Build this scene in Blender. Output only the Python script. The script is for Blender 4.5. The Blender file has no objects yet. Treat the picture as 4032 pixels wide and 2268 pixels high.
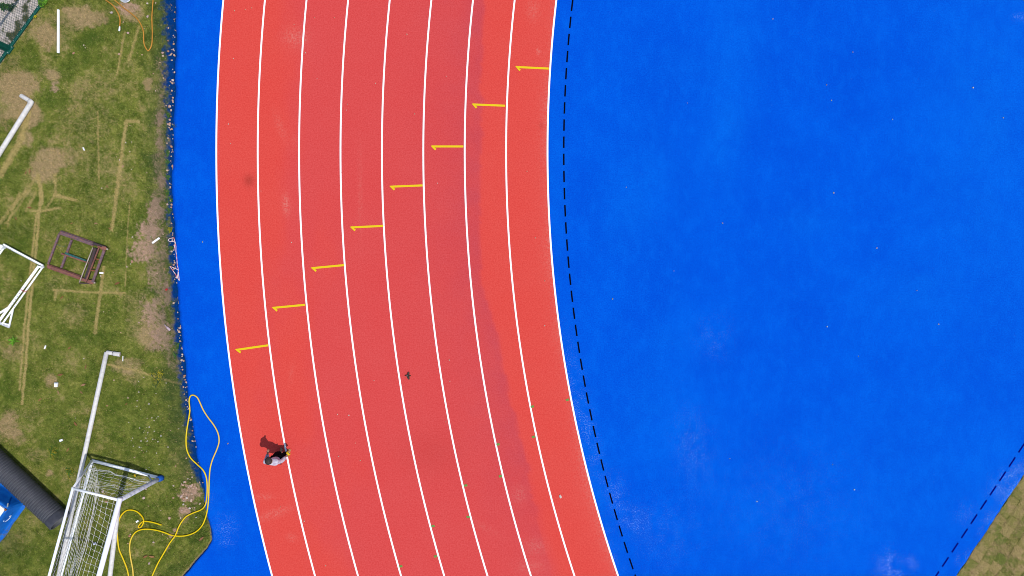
import bpy, bmesh, math, random
import numpy as np
from mathutils import Vector, Matrix

random.seed(7)
rng = np.random.default_rng(11)
scene = bpy.context.scene
COL = scene.collection

# ------------------------------------------------------------------ camera, sky, sun, exposure
S = 133.3            # photograph pixels per metre on the ground
H = 20.0             # camera height in metres
E = 1.58             # light level used when turning observed colours into base colours

cam_d = bpy.data.cameras.new('camera')
cam = bpy.data.objects.new('camera', cam_d)
COL.objects.link(cam)
cam.location = (0, 0, H)
cam.rotation_euler = (0, 0, 0)
cam_d.sensor_width = 36.0
cam_d.lens = 36.0 * H / (4032 / S)
cam_d.clip_start = 0.1
cam_d.clip_end = 2000
scene.camera = cam
scene.render.resolution_x, scene.render.resolution_y = 1024, 576

TO_SUN = Vector((0.458, -0.188, 1.0)).normalized()
world = bpy.data.worlds.new('World')
scene.world = world
world.use_nodes = True
wn = world.node_tree
bg = wn.nodes['Background']
sky = wn.nodes.new('ShaderNodeTexSky')
sky.sky_type = 'NISHITA'
sky.sun_disc = False
sky.sun_elevation = math.asin(TO_SUN.z)
sky.sun_rotation = math.atan2(TO_SUN.x, TO_SUN.y)
wn.links.new(sky.outputs[0], bg.inputs[0])
bg.inputs[1].default_value = 0.15
sun_d = bpy.data.lights.new('sun', 'SUN')
sun_d.energy = 3.7
sun_d.angle = math.radians(0.55)
sun_d.color = (1.0, 0.965, 0.91)
sun = bpy.data.objects.new('sun', sun_d)
COL.objects.link(sun)
sun.rotation_euler = TO_SUN.to_track_quat('Z', 'Y').to_euler()
sun.location = (8, -3, 25)
vs = scene.view_settings
vs.view_transform = 'Standard'
vs.look = 'None'
vs.exposure = 0.0
vs.gamma = 1.0
vs.use_curve_mapping = False
scene.render.engine = 'CYCLES'
scene.cycles.filter_width = 0.9

# ------------------------------------------------------------------ helpers
def W(px, py, h=0.0):
    """ground plan position of a point of height h seen at photograph pixel px, py"""
    k = 1 - h / H
    return Vector(((px - 2016) / S * k, -(py - 1134) / S * k, h))

def lin(c):
    c = np.asarray(c, float) / 255.0
    return np.where(c <= 0.04045, c / 12.92, ((c + 0.055) / 1.055) ** 2.4)

def alb(r, g, b, e=None):
    v = lin((r, g, b)) / (e or E)
    return (min(.85, v[0]), min(.85, v[1]), min(.85, v[2]), 1)

def hash2(ix, iy, seed):
    n = (ix.astype(np.int64) * 374761393 + iy.astype(np.int64) * 668265263 + seed * 974711) & 0xffffffff
    n = ((n ^ (n >> 13)) * 1274126177) & 0xffffffff
    return ((n ^ (n >> 16)) & 0xffff) / 65535.0

def vnoise(x, y, seed=0):
    ix, iy = np.floor(x), np.floor(y)
    fx, fy = x - ix, y - iy
    fx, fy = fx * fx * (3 - 2 * fx), fy * fy * (3 - 2 * fy)
    a, b = hash2(ix, iy, seed), hash2(ix + 1, iy, seed)
    c, d = hash2(ix, iy + 1, seed), hash2(ix + 1, iy + 1, seed)
    return (a * (1 - fx) + b * fx) * (1 - fy) + (c * (1 - fx) + d * fx) * fy

def fbm(x, y, seed=0, octv=4):
    s, a, t = 0, 1.0, 0
    for o in range(octv):
        s = s + a * vnoise(x * 2 ** o + 17.3 * o, y * 2 ** o - 9.1 * o, seed + o)
        t += a
        a *= 0.55
    return s / t

def sstep(a, b, v):
    t = np.clip((v - a) / (b - a), 0, 1)
    return t * t * (3 - 2 * t)

class MB:
    def __init__(s):
        s.v, s.f = [], []
    def add(s, vs_, fs):
        o = len(s.v)
        s.v += [tuple(p) for p in vs_]
        s.f += [tuple(i + o for i in q) for q in fs]
        return s
    def rings(s, rings, cap=True, closed=False):
        n = len(rings[0])
        vs_ = [p for r in rings for p in r]
        fs = []
        m = len(rings)
        for i in range(m if closed else m - 1):
            for k in range(n):
                a, b = i * n + k, i * n + (k + 1) % n
                j = ((i + 1) % m) * n
                fs.append((a, b, j + (k + 1) % n, j + k))
        if cap and not closed:
            fs.append(tuple(reversed(range(n))))
            fs.append(tuple((m - 1) * n + k for k in range(n)))
        return s.add(vs_, fs)
    def tube(s, pts, r, n=8, cap=True):
        pts = [Vector(p) for p in pts]
        rr = r if hasattr(r, '__len__') else [r] * len(pts)
        rings = []
        up = Vector((0, 0, 1))
        for i, p in enumerate(pts):
            a, b = pts[max(i - 1, 0)], pts[min(i + 1, len(pts) - 1)]
            t = (b - a)
            t = t.normalized() if t.length > 1e-9 else Vector((0, 0, 1))
            u = up if abs(t.z) < 0.95 else Vector((0, 1, 0))
            x = t.cross(u).normalized()
            y = x.cross(t).normalized()
            rings.append([p + (x * math.cos(2 * math.pi * k / n) + y * math.sin(2 * math.pi * k / n)) * rr[i] for k in range(n)])
        return s.rings(rings, cap)
    def beam(s, p0, p1, w, h, ch=None):
        """chamfered bar from p0 to p1, w wide across, h deep"""
        p0, p1 = Vector(p0), Vector(p1)
        t = (p1 - p0).normalized()
        u = Vector((0, 0, 1)) if abs(t.z) < 0.95 else Vector((0, 1, 0))
        x = t.cross(u).normalized()
        y = x.cross(t).normalized()
        c = ch if ch is not None else min(w, h) * 0.12
        prof = [(-w/2+c, -h/2), (w/2-c, -h/2), (w/2, -h/2+c), (w/2, h/2-c), (w/2-c, h/2), (-w/2+c, h/2), (-w/2, h/2-c), (-w/2, -h/2+c)]
        return s.rings([[p + x * a + y * b for a, b in prof] for p in (p0, p1)])
    def build(s, name, mat, parent=None, smooth=False, loc=None):
        me = bpy.data.meshes.new(name)
        v = s.v
        if loc is not None:
            v = [(a - loc[0], b - loc[1], c - loc[2]) for a, b, c in v]
        me.from_pydata(v, [], s.f)
        me.update()
        if smooth:
            me.polygons.foreach_set('use_smooth', [True] * len(me.polygons))
        return obj(name, me, mat, parent, loc)

def obj(name, me, mat=None, parent=None, loc=None):
    o = bpy.data.objects.new(name, me)
    COL.objects.link(o)
    if mat is not None and me is not None and len(me.materials) == 0:
        me.materials.append(mat)
    if parent is not None:
        o.parent = parent
        if loc is None:
            loc = (0, 0, 0)
            if parent.parent is None or True:
                o.location = -world_loc(parent)
        else:
            o.location = Vector(loc) - world_loc(parent)
    elif loc is not None:
        o.location = loc
    return o

def world_loc(o):
    v = Vector(o.location)
    while o.parent is not None:
        o = o.parent
        v = v + o.location
    return v

def tag(o, label=None, cat=None, group=None, kind=None):
    if label: o['label'] = label
    if cat: o['category'] = cat
    if group: o['group'] = group
    if kind: o['kind'] = kind
    return o

def thing(name, label, cat, loc, group=None):
    o = bpy.data.objects.new(name, None)
    o.empty_display_size = 0.1
    COL.objects.link(o)
    o.location = loc
    return tag(o, label, cat, group)

def spline(pts, per=5):
    pts = [Vector(p) for p in pts]
    out = []
    for i in range(len(pts) - 1):
        p0, p1, p2, p3 = pts[max(i-1, 0)], pts[i], pts[i+1], pts[min(i+2, len(pts)-1)]
        for k in range(per):
            t = k / per
            out.append(0.5 * ((2*p1) + (p2-p0)*t + (2*p0-5*p1+4*p2-p3)*t*t + (3*p1-p0-3*p2+p3)*t**3))
    out.append(pts[-1])
    return out

# ------------------------------------------------------------------ materials
def new_mat(name):
    m = bpy.data.materials.new(name)
    m.use_nodes = True
    nt = m.node_tree
    b = nt.nodes['Principled BSDF']
    b.inputs['Specular IOR Level'].default_value = 0.25
    return m, nt, b

def N(nt, t, **kw):
    n = nt.nodes.new(t)
    for k, v in kw.items():
        setattr(n, k, v)
    return n

def noise(nt, scale, detail=3, rough=0.55, obj_space=False):
    n = N(nt, 'ShaderNodeTexNoise')
    n.inputs['Scale'].default_value = scale
    n.inputs['Detail'].default_value = detail
    n.inputs['Roughness'].default_value = rough
    if obj_space:
        tc = N(nt, 'ShaderNodeTexCoord')
        nt.links.new(tc.outputs['Object'], n.inputs['Vector'])
    else:
        g = N(nt, 'ShaderNodeNewGeometry')
        nt.links.new(g.outputs['Position'], n.inputs['Vector'])
    return n

def ramp(nt, src, a, b):
    r = N(nt, 'ShaderNodeMapRange')
    r.inputs['From Min'].default_value = a
    r.inputs['From Max'].default_value = b
    nt.links.new(src, r.inputs['Value'])
    return r.outputs['Result']

def mix(nt, fac, a, b, mode='MIX'):
    m = N(nt, 'ShaderNodeMix', data_type='RGBA', blend_type=mode)
    for i, v in ((0, fac), (6, a), (7, b)):
        if isinstance(v, (int, float)):
            m.inputs[i].default_value = v
        elif isinstance(v, tuple):
            m.inputs[i].default_value = v
        else:
            nt.links.new(v, m.inputs[i])
    return m.outputs[2]

def mul(nt, a, b):
    m = N(nt, 'ShaderNodeMath', operation='MULTIPLY')
    for i, v in enumerate((a, b)):
        if isinstance(v, (int, float)):
            m.inputs[i].default_value = v
        else:
            nt.links.new(v, m.inputs[i])
    return m.outputs[0]

def bump(nt, b, src, strength, dist):
    n = N(nt, 'ShaderNodeBump')
    n.inputs['Strength'].default_value = strength
    n.inputs['Distance'].default_value = dist
    nt.links.new(src, n.inputs['Height'])
    nt.links.new(n.outputs[0], b.inputs['Normal'])

def simple(name, c1, c2=None, scale=20, lo=.4, hi=.62, rough=.6, metal=0, bmp=0.0, space=False, spots=None):
    m, nt, b = new_mat(name)
    n = noise(nt, scale, 4, .6, space)
    c = mix(nt, ramp(nt, n.outputs[0], lo, hi), c1, c2 or tuple(x * .8 for x in c1[:3]) + (1,))
    if spots:
        n2 = noise(nt, spots[1], 3, .6, space)
        c = mix(nt, ramp(nt, n2.outputs[0], spots[2], spots[3]), c, spots[0])
    nt.links.new(c, b.inputs['Base Color'])
    b.inputs['Roughness'].default_value = rough
    b.inputs['Metallic'].default_value = metal
    if bmp:
        bump(nt, b, n.outputs[0], bmp, .01)
    return m

def rand_mat(name, cols, rough=.8, scale=60):
    m, nt, b = new_mat(name)
    oi = N(nt, 'ShaderNodeObjectInfo')
    cr = N(nt, 'ShaderNodeValToRGB')
    el = cr.color_ramp.elements
    while len(el) < len(cols):
        el.new(0.5)
    for i, c in enumerate(cols):
        el[i].position = i / max(1, len(cols) - 1)
        el[i].color = c
    nt.links.new(oi.outputs['Random'], cr.inputs[0])
    n = noise(nt, scale, 3)
    c = mix(nt, ramp(nt, n.outputs[0], .35, .7), cr.outputs[0], (.5, .5, .5, 1), 'MULTIPLY')
    c = mix(nt, .35, cr.outputs[0], c)
    nt.links.new(c, b.inputs['Base Color'])
    b.inputs['Roughness'].default_value = rough
    return m

def attr(nt, name):
    a = N(nt, 'ShaderNodeAttribute', attribute_name=name)
    return a

M = {}
# blue rubber
m, nt, b = new_mat('blue_rubber')
big = noise(nt, .55, 5, .55)
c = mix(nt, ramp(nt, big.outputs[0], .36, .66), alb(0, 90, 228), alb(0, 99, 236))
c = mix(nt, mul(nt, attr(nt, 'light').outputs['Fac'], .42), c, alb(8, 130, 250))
fine = noise(nt, 24, 4, .8)
c = mix(nt, ramp(nt, fine.outputs[0], .36, .64), mix(nt, 1.0, c, (.5, .74, .86, 1), 'MULTIPLY'), mix(nt, 1.0, c, (1.5, 1.2, 1.06, 1), 'MULTIPLY'))
sp = noise(nt, 26, 4, .75)
spk = mul(nt, ramp(nt, sp.outputs[0], .535, .64), attr(nt, 'dust').outputs['Fac'])
c = mix(nt, spk, c, alb(180, 212, 252))
tc = N(nt, 'ShaderNodeMapping'); tc.inputs['Scale'].default_value = (1, .6, 1); tc.inputs['Rotation'].default_value = (0, 0, .35)
gg = N(nt, 'ShaderNodeNewGeometry'); nt.links.new(gg.outputs['Position'], tc.inputs['Vector'])
st = N(nt, 'ShaderNodeTexNoise'); st.inputs['Scale'].default_value = 3.2; st.inputs['Detail'].default_value = 7; st.inputs['Roughness'].default_value = .72
nt.links.new(tc.outputs[0], st.inputs['Vector'])
c = mix(nt, mul(nt, ramp(nt, st.outputs[0], .5, .72), .38), c, alb(4, 116, 246))
c = mix(nt, mul(nt, ramp(nt, st.outputs[0], .5, .3), .35), c, alb(0, 84, 222))
md = noise(nt, 9, 3, .7)
spk2 = mul(nt, ramp(nt, md.outputs[0], .69, .76), .28)
c = mix(nt, spk2, c, alb(60, 130, 240))
nt.links.new(c, b.inputs['Base Color'])
b.inputs['Roughness'].default_value = .95
b.inputs['Specular IOR Level'].default_value = .03
bump(nt, b, fine.outputs[0], .35, .01)
M['blue'] = m
# red rubber
m, nt, b = new_mat('red_rubber')
big = noise(nt, .6, 5, .6)
c = mix(nt, attr(nt, 'dull').outputs['Fac'], alb(236, 85, 75), alb(230, 84, 81))
c = mix(nt, attr(nt, 'purple').outputs['Fac'], c, alb(200, 78, 92))
c = mix(nt, ramp(nt, big.outputs[0], .35, .7), c, (1.0, .9, .9, 1), 'MULTIPLY')
fine = noise(nt, 24, 4, .8)
c = mix(nt, ramp(nt, fine.outputs[0], .36, .64), mix(nt, 1.0, c, (.96, .78, .78, 1), 'MULTIPLY'), mix(nt, 1.0, c, (1.13, 1.32, 1.32, 1), 'MULTIPLY'))
sp = noise(nt, 18, 5, .75)
spk = mul(nt, ramp(nt, sp.outputs[0], .42, .66), attr(nt, 'dust').outputs['Fac'])
c = mix(nt, spk, c, alb(240, 165, 150))
c = mix(nt, attr(nt, 'stain').outputs['Fac'], c, alb(150, 50, 40))
nt.links.new(c, b.inputs['Base Color'])
b.inputs['Roughness'].default_value = .95
b.inputs['Specular IOR Level'].default_value = .03
bump(nt, b, fine.outputs[0], .35, .01)
M['red'] = m
# lawn and soil: base colours of the growth stored on the sheet, broken up by noise
m, nt, b = new_mat('lawn_soil')
a = attr(nt, 'Col')
f1 = noise(nt, 34, 4, .7)
f2 = noise(nt, 9, 4, .65)
c = mix(nt, ramp(nt, f1.outputs[0], .32, .7), a.outputs['Color'], (1.5, 1.45, 1.5, 1), 'MULTIPLY')
c = mix(nt, ramp(nt, f2.outputs[0], .35, .68), mix(nt, 1.0, c, (.72, .76, .7, 1), 'MULTIPLY'), c)
nt.links.new(c, b.inputs['Base Color'])
b.inputs['Roughness'].default_value = .95
b.inputs['Specular IOR Level'].default_value = .05
bump(nt, b, f1.outputs[0], .9, .03)
M['lawn'] = m
m, nt, b = new_mat('grass_blades')
a = attr(nt, 'Col')
nt.links.new(a.outputs['Color'], b.inputs['Base Color'])
b.inputs['Roughness'].default_value = .8
b.inputs['Specular IOR Level'].default_value = .1
M['blade'] = m
m, nt, b = new_mat('far_ground')
f1 = noise(nt, .3, 6, .65)
f2 = noise(nt, 20, 4, .7)
c = mix(nt, ramp(nt, f1.outputs[0], .35, .65), alb(98, 104, 48), alb(140, 122, 76))
c = mix(nt, ramp(nt, f2.outputs[0], .35, .68), mix(nt, 1.0, c, (.7, .75, .7, 1), 'MULTIPLY'), c)
nt.links.new(c, b.inputs['Base Color'])
b.inputs['Roughness'].default_value = .95
M['ground'] = m
# sod
m, nt, b = new_mat('sod')
oi = N(nt, 'ShaderNodeObjectInfo')
cr = N(nt, 'ShaderNodeValToRGB')
el = cr.color_ramp.elements
for i, cc in enumerate([(100, 104, 44), (138, 122, 68), (118, 112, 56), (160, 136, 88), (126, 118, 60)]):
    if i > 1: el.new(.5)
for i, cc in enumerate([(106, 116, 46), (150, 138, 80), (120, 124, 56), (166, 146, 96), (130, 128, 62)]):
    el[i].position = i / 4
    el[i].color = alb(*cc)
nt.links.new(oi.outputs['Random'], cr.inputs[0])
f0 = noise(nt, 3.2, 4, .65)
c = mix(nt, ramp(nt, f0.outputs[0], .46, .66), cr.outputs[0], alb(172, 148, 104))
f1 = noise(nt, 34, 4, .7)
c = mix(nt, ramp(nt, f1.outputs[0], .32, .7), mix(nt, 1.0, c, (.75, .78, .68, 1), 'MULTIPLY'), mix(nt, 1.0, c, (1.4, 1.36, 1.35, 1), 'MULTIPLY'))
nt.links.new(c, b.inputs['Base Color'])
b.inputs['Roughness'].default_value = .95
bump(nt, b, f1.outputs[0], .9, .03)
M['sod'] = m

M['line'] = simple('white_line_paint', (.82, .82, .82, 1), (.72, .71, .71, 1), 6, .42, .8, .7, 0, 0, False, (alb(226, 200, 196), 16, .66, .76))
M['yellow_paint'] = simple('yellow_line_paint', alb(255, 222, 0), alb(255, 212, 4), 20, .45, .7, .7)
M['green_paint'] = simple('green_mark_paint', alb(112, 166, 72), alb(150, 140, 80), 40, .45, .75, .8)
M['black_paint'] = simple('black_dash_paint', alb(6, 6, 22), alb(10, 10, 34), 30, .4, .7, .8)
M['navy_paint'] = simple('navy_dash_paint', alb(6, 10, 136), alb(4, 8, 112), 30, .4, .7, .8)
M['white_metal'] = simple('white_painted_steel', (.86, .87, .88, 1), (.78, .79, .8, 1), 5, .5, .8, .4, 0, 0, True, (alb(180, 172, 164), 30, .72, .8))
M['dirty_white'] = simple('dirty_white_pole_paint', alb(250, 246, 242), alb(224, 218, 212), 9, .42, .72, .6, 0, .1, False, (alb(140, 128, 120), 26, .67, .74))
M['grey_wrap'] = simple('worn_grey_wrap', alb(222, 224, 230), alb(160, 164, 178), 9, .42, .72, .6)
M['white_pvc'] = simple('white_plastic_pipe', (.84, .85, .86, 1), (.76, .77, .78, 1), 8, .4, .8, .35)
M['net'] = simple('net_cord', (.66, .65, .6, 1), (.46, .44, .39, 1), 30, .4, .7, .8)
M['blue_pad'] = simple('blue_foot_wrap', alb(24, 96, 200), alb(90, 130, 190), 25, .5, .7, .6)
M['rust'] = simple('rusted_steel', alb(160, 108, 94), alb(120, 80, 76), 14, .35, .65, .85, .0, .3, False, (alb(176, 104, 60), 22, .58, .68))
M['rust_grey'] = simple('grey_purple_rusted_steel', alb(146, 116, 120), alb(106, 86, 94), 14, .35, .65, .8, .0, .3, False, (alb(160, 100, 80), 20, .56, .66))
M['rust_orange'] = simple('orange_rust', alb(168, 104, 66), alb(136, 82, 58), 18, .35, .65, .9, 0, .3)
M['dark_steel'] = simple('dark_steel', alb(70, 60, 66), alb(92, 74, 74), 16, .35, .65, .7, 0, .2)
M['teal_strip'] = simple('worn_teal_strip', alb(30, 96, 92), alb(78, 120, 110), 20, .4, .65, .7)
M['rod'] = simple('pale_bare_rod', alb(214, 200, 184), alb(170, 150, 132), 30, .4, .65, .6)
M['pipe'] = simple('black_corrugated_plastic', alb(66, 67, 76), alb(84, 85, 94), 6, .35, .7, .42, 0, 0, False, (alb(130, 128, 126), 9, .69, .78))
M['pipe_in'] = simple('grey_pipe_wall', alb(112, 114, 118), alb(90, 92, 98), 10, .35, .7, .5)
M['tarp'] = simple('blue_tarpaulin', alb(20, 126, 230), alb(10, 104, 210), 7, .35, .68, .5, 0, .35)
M['board'] = simple('white_board', (.80, .82, .85, 1), (.70, .74, .78, 1), 4, .4, .7, .6)
M['hose'] = simple('yellow_hose_plastic', alb(255, 220, 0), alb(255, 206, 4), 5, .4, .7, .4)
M['hose_faded'] = simple('faded_orange_hose_plastic', alb(222, 158, 62), alb(200, 132, 44), 7, .4, .7, .5)
m, nt, b = new_mat('half_faded_hose_plastic')
n_ = noise(nt, .5, 2)
c = mix(nt, attr(nt, 'fade').outputs['Fac'], alb(255, 220, 0), alb(250, 210, 96))
nt.links.new(c, b.inputs['Base Color'])
b.inputs['Roughness'].default_value = .45
M['hose_half'] = m
M['green_metal'] = simple('dark_green_fence_paint', alb(16, 98, 84), alb(10, 84, 74), 12, .4, .7, .45)
M['green_wire'] = simple('green_fence_wire', alb(40, 88, 78), None, 12, .4, .7, .5)
M['bolt'] = simple('zinc_bolt', alb(200, 210, 208), None, 40, .4, .7, .4, .3)
M['stone'] = rand_mat('pale_pebble', [alb(214, 170, 140), alb(226, 196, 172), alb(196, 140, 108), alb(232, 216, 204), alb(206, 162, 150)])
M['stone_white'] = rand_mat('whitish_chip', [alb(226, 218, 206), alb(240, 238, 234), alb(206, 190, 170), alb(232, 226, 214)])
M['leaf_dry'] = rand_mat('dry_leaf', [alb(150, 100, 64), alb(178, 132, 84), alb(150, 96, 62), alb(190, 150, 112)])
M['leaf_bright'] = simple('bright_green_leaf', alb(128, 186, 44), alb(92, 150, 30), 30, .35, .65, .6)
M['leaf_bush'] = simple('bush_leaf', alb(84, 132, 36), alb(52, 98, 28), 30, .35, .65, .6)
M['leaf_yellow'] = simple('yellow_leaf', alb(222, 206, 40), alb(190, 176, 40), 30, .35, .65, .6)
M['leaf_olive'] = simple('olive_leaf', alb(120, 124, 36), alb(176, 160, 30), 30, .42, .6, .6)
M['leaf_dark'] = simple('dark_weed_leaf', alb(64, 96, 48), alb(44, 78, 44), 30, .35, .65, .6)
M['stem'] = simple('plant_stem', alb(96, 110, 44), None, 30)
M['tape_w'] = simple('white_barrier_tape', alb(246, 226, 228), alb(236, 130, 130), 14, .52, .56, .5)
M['paper'] = simple('white_paper', (.82, .82, .84, 1), (.72, .73, .76, 1), 20, .4, .7, .7)
M['glass'] = simple('clear_plastic', alb(222, 196, 206), alb(200, 176, 190), 20, .4, .7, .25)
M['red_cord'] = simple('red_cord', alb(206, 50, 50), None, 20)
M['black_hole'] = simple('bolt_hole', alb(30, 30, 34), None, 20)
M['skin'] = simple('skin', alb(196, 142, 112), alb(180, 124, 96), 20, .4, .7, .6)
M['jacket'] = simple('pale_lavender_jacket', alb(232, 228, 238), alb(196, 180, 204), 9, .42, .62, .8, 0, .5)
M['trouser'] = simple('black_trousers', alb(22, 22, 26), alb(34, 32, 36), 12, .4, .7, .9)
M['hair'] = simple('dark_brown_hair', alb(78, 64, 60), alb(56, 46, 44), 60, .4, .6, .7, 0, .4)
M['shoe_grey'] = simple('grey_shoe', alb(140, 130, 112), alb(110, 100, 84), 40, .4, .65, .8)
M['shoe_tan'] = simple('tan_shoe', alb(206, 170, 110), alb(180, 144, 90), 40, .4, .65, .8)
M['yellow_plastic'] = simple('yellow_plastic', alb(250, 214, 30), alb(236, 190, 20), 30, .4, .7, .5)
M['feather'] = simple('dark_feather', alb(48, 36, 30), alb(74, 62, 50), 70, .4, .65, .7)
M['feather_pale'] = simple('pale_feather', alb(206, 190, 190), None, 60)
M['beak'] = simple('beak', alb(120, 40, 30), None, 60)
M['eye'] = simple('eye_dark', alb(30, 24, 22), None, 60)
M['lip'] = simple('lip', alb(168, 96, 84), None, 60)

for k_ in ('black_paint', 'navy_paint', 'trouser', 'black_hole'):
    M[k_].node_tree.nodes['Principled BSDF'].inputs['Specular IOR Level'].default_value = .02

# ------------------------------------------------------------------ outlines of the place (pixel tables turned to metres)
EDGE = [(-900, 740), (-500, 716), (0, 699), (200, 694), (480, 685), (700, 684), (880, 689), (1045, 698), (1150, 705), (1300, 715), (1420, 728),
        (1500, 740), (1580, 750), (1685, 766), (1790, 782), (1860, 795), (1908, 806), (1970, 812), (2035, 819), (2088, 832), (2126, 837),
        (2157, 819), (2210, 771), (2268, 723), (2400, 610), (2600, 430), (2900, 120), (3200, -250)]
ey = np.array([e[0] for e in EDGE], float)
ex = np.array([e[1] for e in EDGE], float)
def edge_px(py):
    return np.interp(py, ey, ex)
def right_px(py):
    return np.minimum(4032 - (py - 1860) * 0.6667, 5200)
XC, YC, R0, LW = 7296.3, 598.9, 5140.8, 162.63
CX, CY = (XC - 2016) / S, -(YC - 1134) / S
def arc_pt(Rpx, py):
    """pixel x of the circle of radius Rpx at pixel row py"""
    return XC - math.sqrt(Rpx * Rpx - (py - YC) ** 2)

def grid_mesh(name, X, Y, Z, attrs, mat, parent=None, skirt=None, colour=None, label=None):
    ny, nx = X.shape
    co = np.stack([X, Y, Z], -1).reshape(-1, 3)
    idx = np.arange(ny * nx).reshape(ny, nx)
    q = np.stack([idx[:-1, :-1], idx[1:, :-1], idx[1:, 1:], idx[:-1, 1:]], -1).reshape(-1, 4)
    if skirt is not None:
        base = len(co)
        for colm, flip in ((0, False), (nx - 1, True)):
            s = co[idx[:, colm]].copy()
            s[:, 2] = skirt
            o = len(co)
            co = np.vstack([co, s])
            a, c_ = idx[:, colm], o + np.arange(ny)
            f = np.stack([a[:-1], c_[:-1], c_[1:], a[1:]], -1)
            q = np.vstack([q, f[:, ::-1] if flip else f])
    me = bpy.data.meshes.new(name)
    me.vertices.add(len(co)); me.vertices.foreach_set('co', co.ravel())
    me.loops.add(q.size); me.loops.foreach_set('vertex_index', q.ravel().astype(np.int32))
    me.polygons.add(len(q)); me.polygons.foreach_set('loop_start', np.arange(0, q.size, 4, dtype=np.int32))
    me.update(calc_edges=True); me.validate()
    n = len(co)
    for k, a in (attrs or {}).items():
        v = np.zeros(n); v[:a.size] = a.ravel()
        at = me.attributes.new(k, 'FLOAT', 'POINT')
        at.data.foreach_set('value', v)
    if colour is not None:
        v = np.ones((n, 4)); v[:colour.reshape(-1, 3).shape[0], :3] = colour.reshape(-1, 3)
        at = me.attributes.new('Col', 'FLOAT_COLOR', 'POINT')
        at.data.foreach_set('color', v.ravel())
    return obj(name, me, mat, parent)

# far ground: one sheet to the horizon
g = MB().add([(-600, -600, -.12), (600, -600, -.12), (600, 600, -.12), (-600, 600, -.12)], [(0, 1, 2, 3)]).build('ground', M['ground'])
tag(g, 'grassy ground stretching away around the running track', kind='structure')

# ------------------------------------------------------------------ blue surface
ZB = .04
py = np.linspace(-760, 3030, 340)
u = np.linspace(0, 1, 330)
PYg, U = np.meshgrid(py, u, indexing='ij')
EX = edge_px(PYg)
jag = (fbm(PYg / 22, PYg * 0, 3, 3) - .5) * 9 + (fbm(PYg / 90, PYg * 0 + 5, 4, 2) - .5) * 12
L_ = EX + jag
R_ = right_px(PYg) + (fbm(PYg / 18, PYg * 0, 9, 3) - .5) * 8
PXg = L_ + (R_ - L_) * U
def blob(x, y, cx, cy, rx, ry, rot=0):
    c, s = math.cos(math.radians(rot)), math.sin(math.radians(rot))
    dx, dy = x - cx, y - cy
    a, b_ = (dx * c + dy * s) / rx, (-dx * s + dy * c) / ry
    return np.exp(-(a * a + b_ * b_))
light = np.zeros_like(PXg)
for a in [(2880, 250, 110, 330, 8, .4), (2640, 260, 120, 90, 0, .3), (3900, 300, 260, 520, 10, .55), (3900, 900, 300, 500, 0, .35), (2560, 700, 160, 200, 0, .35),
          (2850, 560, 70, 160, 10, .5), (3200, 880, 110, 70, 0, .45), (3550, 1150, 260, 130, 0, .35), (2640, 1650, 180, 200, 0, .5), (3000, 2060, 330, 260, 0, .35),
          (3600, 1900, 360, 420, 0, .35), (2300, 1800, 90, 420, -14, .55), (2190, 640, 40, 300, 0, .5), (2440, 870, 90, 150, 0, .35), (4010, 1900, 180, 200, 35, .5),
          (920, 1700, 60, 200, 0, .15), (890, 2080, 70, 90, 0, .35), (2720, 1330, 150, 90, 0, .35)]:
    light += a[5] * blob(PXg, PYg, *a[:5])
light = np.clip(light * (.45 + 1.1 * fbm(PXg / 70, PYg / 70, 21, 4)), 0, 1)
dust = np.zeros_like(PXg)
for a in [(2730, 1760, 60, 120, -8, .32), (2430, 1955, 36, 70, -10, .5), (2495, 2048, 46, 40, 0, .6), (3495, 2225, 40, 45, 0, .95), (3585, 2215, 22, 22, 0, .95), (3520, 2262, 30, 18, 0, .9),
          (3975, 1895, 70, 40, -35, 1.0), (3960, 1940, 40, 26, -50, 1.0), (3885, 2055, 40, 22, -50, 1.0), (3790, 2195, 26, 20, -50, .8), (4020, 1850, 30, 22, -50, .8), (3800, 2020, 40, 40, 0, .25),
          (2265, 1560, 40, 200, -12, .3), (2330, 1750, 26, 160, -14, .3), (890, 2075, 40, 50, 0, .45), (886, 2130, 30, 20, 0, .4), (800, 1960, 36, 60, 0, .25), (2810, 1330, 60, 70, 0, .2),
          (3100, 1980, 240, 200, 0, .1), (2620, 2100, 120, 120, 0, .15), (2400, 2180, 40, 90, -10, .25), (4012, 72, 20, 14, 0, .9)]:
    dust += a[5] * blob(PXg, PYg, *a[:5])
dust = np.clip(dust * sstep(.3, .62, fbm(PXg / 22, PYg / 22, 23, 3)) * 1.25, 0, 1)
X = (PXg - 2016) / S
Y = -(PYg - 1134) / S
Z = np.full_like(X, ZB)
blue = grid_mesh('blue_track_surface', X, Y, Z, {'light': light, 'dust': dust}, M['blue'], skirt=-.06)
tag(blue, 'bright blue rubber surface either side of the red lanes', kind='structure')

# ------------------------------------------------------------------ red lanes
RO, RI = R0 + 8 * LW, R0
ang_lo, ang_hi = math.radians(180 - 19), math.radians(180 + 31)   # image angles
tt = np.linspace(-1500, 3000, 420)
rr = np.linspace(0, 1, 150)
TT, RR = np.meshgrid(tt, rr, indexing='ij')
ANG = (TT - YC) / (R0 + 4 * LW)
RAD = RO + (RI - RO) * RR
PXr = XC - RAD * np.cos(ANG)
PYr = YC + RAD * np.sin(ANG)
lane = RR * 8                                                        # 0 outer edge .. 8 inner edge
bx = np.interp(PYr, [-1500, 0, 400, 1000, 1100, 1300, 1550, 1750, 1950, 2200, 3000], [1900, 1905, 1897, 1888, 1895, 1955, 2005, 2062, 2098, 2160, 2320])
bx = bx + (fbm(PYr / 40, PYr * 0 + 2, 31, 3) - .5) * 26
inner = sstep(-16, 16 + np.clip((PYr - 1700) / 14, 0, 60), PXr - bx)
dl = bx - PXr
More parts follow.
